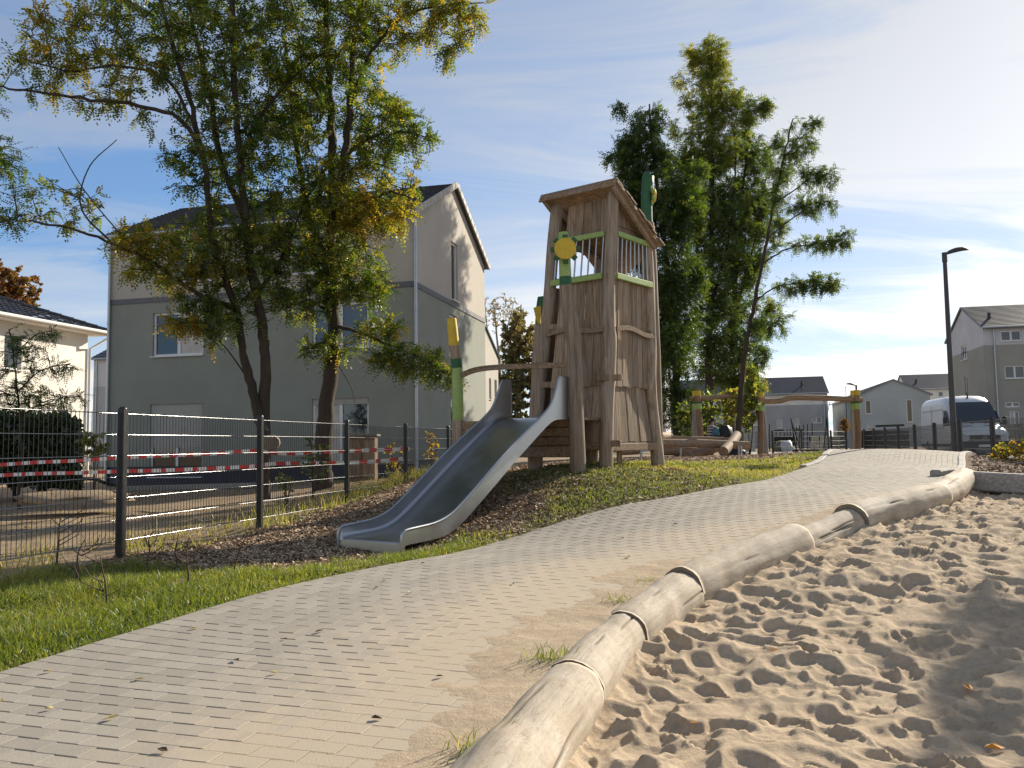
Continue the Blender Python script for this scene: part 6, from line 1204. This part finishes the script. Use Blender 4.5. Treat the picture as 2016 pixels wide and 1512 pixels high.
# wood chips
def chip_mat():
    mt = bpy.data.materials.new('wood chips'); mt.use_nodes = True; t = NT(mt.node_tree); b = mt.node_tree.nodes['Principled BSDF']; at = t.new('ShaderNodeAttribute'); at.attribute_name = 'tint'
    c = t.ramp(at.outputs['Fac'], [(0, (.13, .085, .052)), (.45, (.31, .22, .145)), (.75, (.50, .375, .26)), (1, (.74, .60, .44))]); t.link(c, b.inputs['Base Color']); b.inputs['Roughness'].default_value = .85; b.inputs['Specular IOR Level'].default_value = .2; return mt
CHIP = chip_mat()
def flakes(x, y, z, rng, l0, l1, tilt=.45):
    n = len(x); L = rng.uniform(l0, l1, n); w = L * rng.uniform(.22, .5, n); nn = vnorm(np.stack([rng.normal(0, tilt, n), rng.normal(0, tilt, n), np.ones(n)], -1)); a = vnorm(np.cross(nn, rng.normal(0, 1, (n, 3)))); b = np.cross(nn, a); c = np.stack([x, y, z + L * .22], -1)
    return np.stack([c - a * L[:, None] / 2 - b * w[:, None] / 2, c + a * L[:, None] / 2 - b * w[:, None] / 2 * .6, c + a * L[:, None] / 2 + b * w[:, None] / 2, c - a * L[:, None] / 2 + b * w[:, None] / 2 * .7], 1).reshape(-1, 3)
xa, ya = scatter(150000, -4.6, 3, 6.2, 12.5, 1, rg_); xb, yb = scatter(70000, -3, 12, 12.5, 30, 1, rg_); bx_ = rg_.uniform(5, 12, 24000); by_ = rg_.uniform(9, 19, 24000); okb = (bx_ > np.interp(by_, RE[:, 1], RE[:, 0]) + .12) & ~inpoly(bx_, by_, SANDPOLY)
V1 = flakes(xa, ya, ground_h(xa, ya), rg_, .018, .06); V2 = flakes(xb, yb, ground_h(xb, yb), rg_, .03, .085); xc, yc = bx_[okb], by_[okb]; V3 = flakes(xc, yc, ground_h(xc, yc) - .05, rg_, .03, .08)
V = np.concatenate([V1, V2, V3]); nq = len(V) // 4; o = link_mesh('wood_chips', np_mesh(V, np.arange(len(V)).reshape(-1, 4), False, {'tint': ('FACE', np.clip(rg_.beta(1.9, 1.9, nq), 0, 1))}), CHIP); tag(o, 'loose brown wood chips covering the slope around slide, tower and swing', 'wood chips', kind='stuff')
# dry leaves under the trees and weeds along the fence
LIT = leafmat('dry leaves', [(0, (.12, .07, .03)), (.5, (.34, .22, .06)), (1, (.52, .38, .10))], .2)
x = rg_.uniform(-14, -1, 9000); y = rg_.uniform(5, 22, 9000); ok = left_of_fence(x, y) & (fbm(x * .7, y * .7, 3, 15) > .46); x, y = x[ok], y[ok]
V = flakes(x, y, ground_h(x, y), rg_, .03, .07, .3); o = link_mesh('leaf_litter', np_mesh(V, np.arange(len(V)).reshape(-1, 4), False, {'tint': ('FACE', rg_.random(len(V) // 4))}), LIT); tag(o, 'scattered yellow leaves on the soil behind the wire fence', 'leaves', kind='stuff')
t_ = rg_.random(2600); yy = 5 + 14 * t_; xx = np.interp(yy, FN[:, 1], FN[:, 0]) + rg_.normal(-.25, .28, 2600); cl = fbm(xx * 1.5, yy * 1.5, 2, 18); ok = cl > .5; xx, yy = xx[ok], yy[ok]; k = len(xx)
V, F, tt_ = blades(np.stack([xx, yy, ground_h(xx, yy)], -1), rg_.uniform(.08, .32, k), np.full(k, .008), rg_.uniform(.2, .9, k), rg_, np.clip(rg_.normal(.85, .15, k), 0, 1))
o = link_mesh('dry_weeds', np_mesh(V, F, False, {'tint': ('FACE', tt_)}), GRASSM); tag(o, 'dry yellow weeds growing along the wire fence', 'weeds', kind='stuff')
# single fallen leaves and bark crumbs
LFM = [pmat('brown fallen leaf', (.10, .055, .03), .8), pmat('yellow fallen leaf', (.62, .50, .22), .7), pmat('orange fallen leaf', (.70, .30, .03), .6)]
def leaf_obj(p_, size, mat, label, group, seed):
    rs = random.Random(seed); a = rs.uniform(0, 6.28); pts = []; ca, sa = math.cos(a), math.sin(a)
    for u_, v_, w_ in ((-.5, 0, .0), (-.15, -.27, .10), (.25, -.22, .14), (.55, 0, .05), (.25, .22, .16), (-.15, .27, .08)): pts.append(p_ + Vector(((u_ * ca - v_ * sa) * size, (u_ * sa + v_ * ca) * size, (w_ + .06) * size * rs.uniform(.6, 1.5))))
    mb = MB(); mb.add(pts + [q - Vector((0, 0, .002)) for q in pts], [(0, 1, 2, 3), (0, 3, 4, 5), (9, 8, 7, 6), (11, 10, 9, 6)]); o = mb.build('fallen_leaf', mat, None, p_); tag(o, label, 'leaf', group)
def on_path(px, py):
    d = _f * FPX + _r * (px - 1008) - _u * (py - 756); ys_ = np.linspace(2.5, 20, 4000); xs_ = d.x / d.y * ys_; g = E + d.z / d.y * ys_ - G(xs_, ys_); i = int(np.argmax(g < 0)); return Vector((xs_[i], ys_[i], float(G(xs_[i], ys_[i])) + .018))
for i, (px, py, s_, m_) in enumerate(((465, 1308, .07, 0), (628, 1250, .07, 0), (560, 1265, .04, 0), (741, 1162, .06, 0), (756, 1148, .05, 0), (833, 1113, .05, 0), (1010, 1154, .05, 0), (1225, 1063, .06, 0), (1237, 1101, .07, 0), (742, 1424, .06, 0), (866, 1340, .05, 0), (320, 1488, .06, 0), (1330, 1035, .06, 0))): leaf_obj(on_path(px, py), s_ * .75, LFM[0], 'small dark brown dry leaf lying on the grey path', 'brown leaves on the path', i)
for i, (px, py, s_) in enumerate(((383, 1243, .06), (273, 1345, .06), (215, 1424, .07), (95, 1330, .06), (540, 1333, .05), (97, 1404, .05), (0, 1390, .06), (808, 1172, .05))): leaf_obj(on_path(px, py), s_ * .75, LFM[1], 'small pale yellow leaf lying on the grey path', 'yellow leaves on the path', 30 + i)
for i, (px, py, s_, lab) in enumerate(((1960, 1480, .085, 'bright orange leaf lying on the sand in the lower right corner'), (1905, 1362, .075, 'orange leaf lying on the shaded sand near the right edge'), (1523, 1286, .05, 'small orange leaf standing upright in the middle of the sand'), (1298, 1228, .05, 'small orange leaf on the sand beside the border logs'), (1365, 1433, .04, 'reddish leaf scrap on the sunlit sand below the logs'))):
    d = _f * FPX + _r * (px - 1008) - _u * (py - 756); l = 3.0
    for _ in range(60):
        zt = sand_z(d.x / d.y * l, l); l2 = (zt - E) / (d.z / d.y); l = .5 * l + .5 * min(max(l2, 2), 10)
    leaf_obj(Vector((d.x / d.y * l, l, zt + .012)), s_, LFM[2], lab, 'orange leaves on the sand', 50 + i)
# grass tufts beside the border logs
for i, (px, py, n, hh, lab) in enumerate(((1222, 1190, 50, .075, 'small grass tuft beside the third border log'), (1078, 1308, 70, .10, 'grass tuft with dry leaves beside the second border log'), (935, 1490, 40, .10, 'grass tuft beside the nearest border log at the bottom edge'), (1282, 1148, 24, .05, 'tiny grass tuft at the split end of a border log'))):
    c = on_path(px, py); r_ = np.random.default_rng(80 + i); p_ = np.stack([c.x + r_.normal(0, .06, n), c.y + r_.normal(0, .05, n), np.full(n, c.z - .01)], -1)
    V, F, tt_ = blades(p_, r_.uniform(.4, 1.2, n) * hh, np.full(n, .006), r_.uniform(.3, 1.3, n), r_, np.clip(r_.normal(.5, .25, n), 0, 1)); o = link_mesh('grass_tuft', np_mesh(V, F, False, {'tint': ('FACE', tt_)}), GRASSM, None, c); tag(o, lab, 'grass tuft')
# leafless saplings in the grass
TWIG = pmat('bare twig', (.10, .065, .045), .85, .3, 20)
for i, (px, pb, pt_, Y, lab) in enumerate(((207, 1222, 1108, 5.75, 'leafless sapling standing nearest the path in the grass'), (368, 1180, 1075, 6.4, 'leafless sapling with a crooked side shoot right of the nearest one'), (462, 1150, 1050, 6.9, 'leafless sapling farthest right in the grass, leaning to the right'), (150, 1160, 1070, 6.6, 'leafless sapling left of the first big fence post'), (290, 1120, 1040, 7.3, 'leafless sapling just right of the first big fence post'), (110, 1130, 1030, 7.4, 'thin leafless sapling in front of the left fence panel'), (345, 1115, 1045, 7.4, 'thin leafless sapling behind the crooked one'))):
    rs = random.Random(100 + i); b_ = P(px, pb, Y); b_.z = float(ground_h(np.array(b_.x), np.array(b_.y))); hgt_ = P(px, pt_, Y).z - P(px, pb, Y).z; t = thing('bare_sapling', tuple(b_), lab, 'sapling', 'leafless saplings in the grass'); lean = .35 if i == 2 else rs.uniform(-.12, .12)
    st_ = [b_ + Vector((lean * hgt_ * q * q + rs.uniform(-.012, .012), rs.uniform(-.02, .02), hgt_ * q)) for q in (0, .25, .5, .75, 1.0)]; MB().tube([Vector(x) for x in spline(st_, 12)], list(np.linspace(.011, .003, 12)), 6).build('stem', TWIG, t)
    for k in range(6):
        q = rs.uniform(.25, .9); a = st_[0].lerp(st_[-1], q); sd = rs.choice((-1, 1)); L_ = hgt_ * rs.uniform(.25, .6); e1 = a + Vector((sd * L_ * .6, rs.uniform(-.1, .1), L_ * .35)); e2 = e1 + Vector((sd * L_ * .2, rs.uniform(-.05, .05), L_ * .5)); MB().tube([a, e1, e2], [.005, .0035, .002], 4).build('twig', TWIG, t)
# ================================================================ person seated on the rear log
PY = 27.6; seat = P(1399, 864, PY); sc_ = .70 / .86
SKIN = pmat('skin', (.45, .27, .20), .6); HAIR = pmat('dark hair', (.02, .014, .01), .6, .3, 30); TROU = pmat('dark trousers', (.03, .032, .045), .85); SHOE = pmat('dark shoes', (.02, .02, .02), .6)
def stripes():
    mt = bpy.data.materials.new('striped knit'); mt.use_nodes = True; t = NT(mt.node_tree); b = mt.node_tree.nodes['Principled BSDF']; tc = t.new('ShaderNodeTexCoord'); sp = t.new('ShaderNodeSeparateXYZ'); t.link(tc.outputs['Object'], sp.inputs[0])
    f_ = t.math('FRACT', t.math('MULTIPLY', sp.outputs[2], 11.0)); c = t.ramp(f_, [(0, (.03, .03, .05)), (.45, (.50, .40, .40))], 'CONSTANT'); t.link(c, b.inputs['Base Color']); b.inputs['Roughness'].default_value = .9; return mt
per = thing('person', tuple(seat), 'person in a striped top and dark trousers sitting on the balance logs', 'person')
def q_(x, y, z_): return seat + Vector((x, y, z_)) * sc_
def skin(name, vs, es, rad, mat, parent, root=0):
    me = bpy.data.meshes.new('mesh'); me.from_pydata([tuple(v - seat) for v in vs], es, []); me.materials.append(mat); o = bpy.data.objects.new(name, me); COL.objects.link(o); o.parent = parent; ORG[o] = seat
    md = o.modifiers.new('skin', 'SKIN'); sk = me.skin_vertices[0].data
    for i, r_ in enumerate(rad): sk[i].radius = (r_ * sc_, r_ * sc_)
    sk[root].use_root = True; md.use_smooth_shade = True; s2 = o.modifiers.new('sub', 'SUBSURF'); s2.levels = 1; s2.render_levels = 2; return o
vs = [q_(0, 0, .10), q_(.02, 0, .30), q_(.05, 0, .48), q_(.07, 0, .56), q_(.10, 0, .63), q_(.13, 0, .72), q_(.13, 0, .80),
      q_(.06, -.17, .50), q_(.10, -.22, .30), q_(.28, -.14, .20), q_(.35, -.10, .19), q_(.06, .17, .50), q_(.12, .22, .30), q_(.30, .12, .22), q_(.37, .08, .22),
      q_(.10, -.10, .08), q_(.46, -.11, .12), q_(.50, -.11, -.28), q_(.60, -.11, -.34), q_(.10, .10, .08), q_(.46, .11, .12), q_(.52, .11, -.28), q_(.62, .11, -.34)]
es = [(0, 1), (1, 2), (2, 3), (3, 4), (4, 5), (5, 6), (2, 7), (7, 8), (8, 9), (9, 10), (2, 11), (11, 12), (12, 13), (13, 14), (0, 15), (15, 16), (16, 17), (17, 18), (0, 19), (19, 20), (20, 21), (21, 22)]
rad = [.13, .12, .11, .055, .06, .085, .06, .05, .042, .032, .035, .05, .042, .032, .035, .08, .062, .045, .04, .08, .062, .045, .04]
body = skin('body', vs, es, rad, SKIN, per)
for hnd, dirv in ((q_(.36, -.10, .19), 1), (q_(.38, .08, .22), 1)):
    mb = MB()
    for k in range(5): a = hnd + Vector((.02, (k - 2) * .016, .0)) * sc_; mb.tube([a, a + Vector((.045, (k - 2) * .004, -.008)) * sc_, a + Vector((.06 if k else .045, (k - 2) * .005, -.04)) * sc_], [.009, .009, .007], 6)
    mb.build('fingers', SKIN, body)
mb = MB(); mb.tube([q_(.0, 0, .06), q_(.01, 0, .2), q_(.03, 0, .36), q_(.05, 0, .5), q_(.065, 0, .555)], [.17 * sc_, .165 * sc_, .165 * sc_, .15 * sc_, .075 * sc_], 16)
for s_ in (-1, 1): mb.tube([q_(.05, s_ * .12, .50), q_(.07, s_ * .19, .44), q_(.11, s_ * .22, .30), q_(.27, s_ * .14, .21)], [.065 * sc_, .068 * sc_, .06 * sc_, .045 * sc_], 10)
mb.build('striped_top', stripes(), per)
mb = MB()
for s_ in (-1, 1): mb.tube([q_(.0, s_ * .08, .07), q_(.2, s_ * .11, .1), q_(.46, s_ * .11, .12), q_(.5, s_ * .11, -.05), q_(.51, s_ * .11, -.26)], [.11 * sc_, .1 * sc_, .085 * sc_, .075 * sc_, .065 * sc_], 10)
mb.build('trousers', TROU, per)
for s_ in (-1, 1): MB().box(q_(.57, s_ * .11, -.36), (.24 * sc_, .085 * sc_, .08 * sc_), None, .01).build('shoe', SHOE, per)
hr = blob(MB(), q_(.105, 0, .745), .105 * sc_, .10 * sc_, .105 * sc_, 3, 14, 8); hr.tube([q_(.03, 0, .73), q_(-.02, 0, .66), q_(-.03, 0, .56)], [.045 * sc_, .05 * sc_, .02 * sc_], 8); hr.build('hair', HAIR, per)
fc_ = MB(); hc_ = q_(.14, 0, .71); fc_.tube([hc_ + Vector((.085, 0, .03)) * sc_, hc_ + Vector((.115, 0, -.005)) * sc_, hc_ + Vector((.09, 0, -.02)) * sc_], [.008, .015, .01], 6)
for s_ in (-1, 1): fc_.tube([hc_ + Vector((.0, s_ * .088, .02)) * sc_, hc_ + Vector((-.01, s_ * .1, -.02)) * sc_], [.022 * sc_, .016 * sc_], 6)
fc_.build('nose_and_ears', SKIN, body)
ey = MB()
for s_ in (-1, 1): ey.box(hc_ + Vector((.088, s_ * .035, .02)) * sc_, (.01, .02, .008))
ey.box(hc_ + Vector((.088, 0, -.055)) * sc_, (.01, .035, .006)); ey.build('eyes_and_mouth', HAIR, body)
BAGM = pmat('black nylon', (.012, .012, .014), .6, .3, 12, .4, 20)
o = blob(MB(), P(1428, 857, 27.4), .26, .2, .33, 12, 14, 8).build('backpack', BAGM, None, P(1428, 864, 27.4)); tag(o, 'bulky black backpack set down beside the seated person', 'backpack')
o = blob(MB(), P(1410, 853, 27.3), .13, .14, .20, 14, 12, 7).build('teal_jacket', pmat('teal cloth', (.05, .14, .17), .8, .4, 9), None, P(1410, 862, 27.3)); tag(o, 'bundled teal jacket between the person and the black backpack', 'jacket')
o = blob(MB(), P(1448, 893, 26.8), .36, .25, .17, 15, 14, 7).build('black_bag', BAGM, None, P(1448, 899, 26.8)); tag(o, 'flat black bag lying on the ground under the balance logs', 'bag')
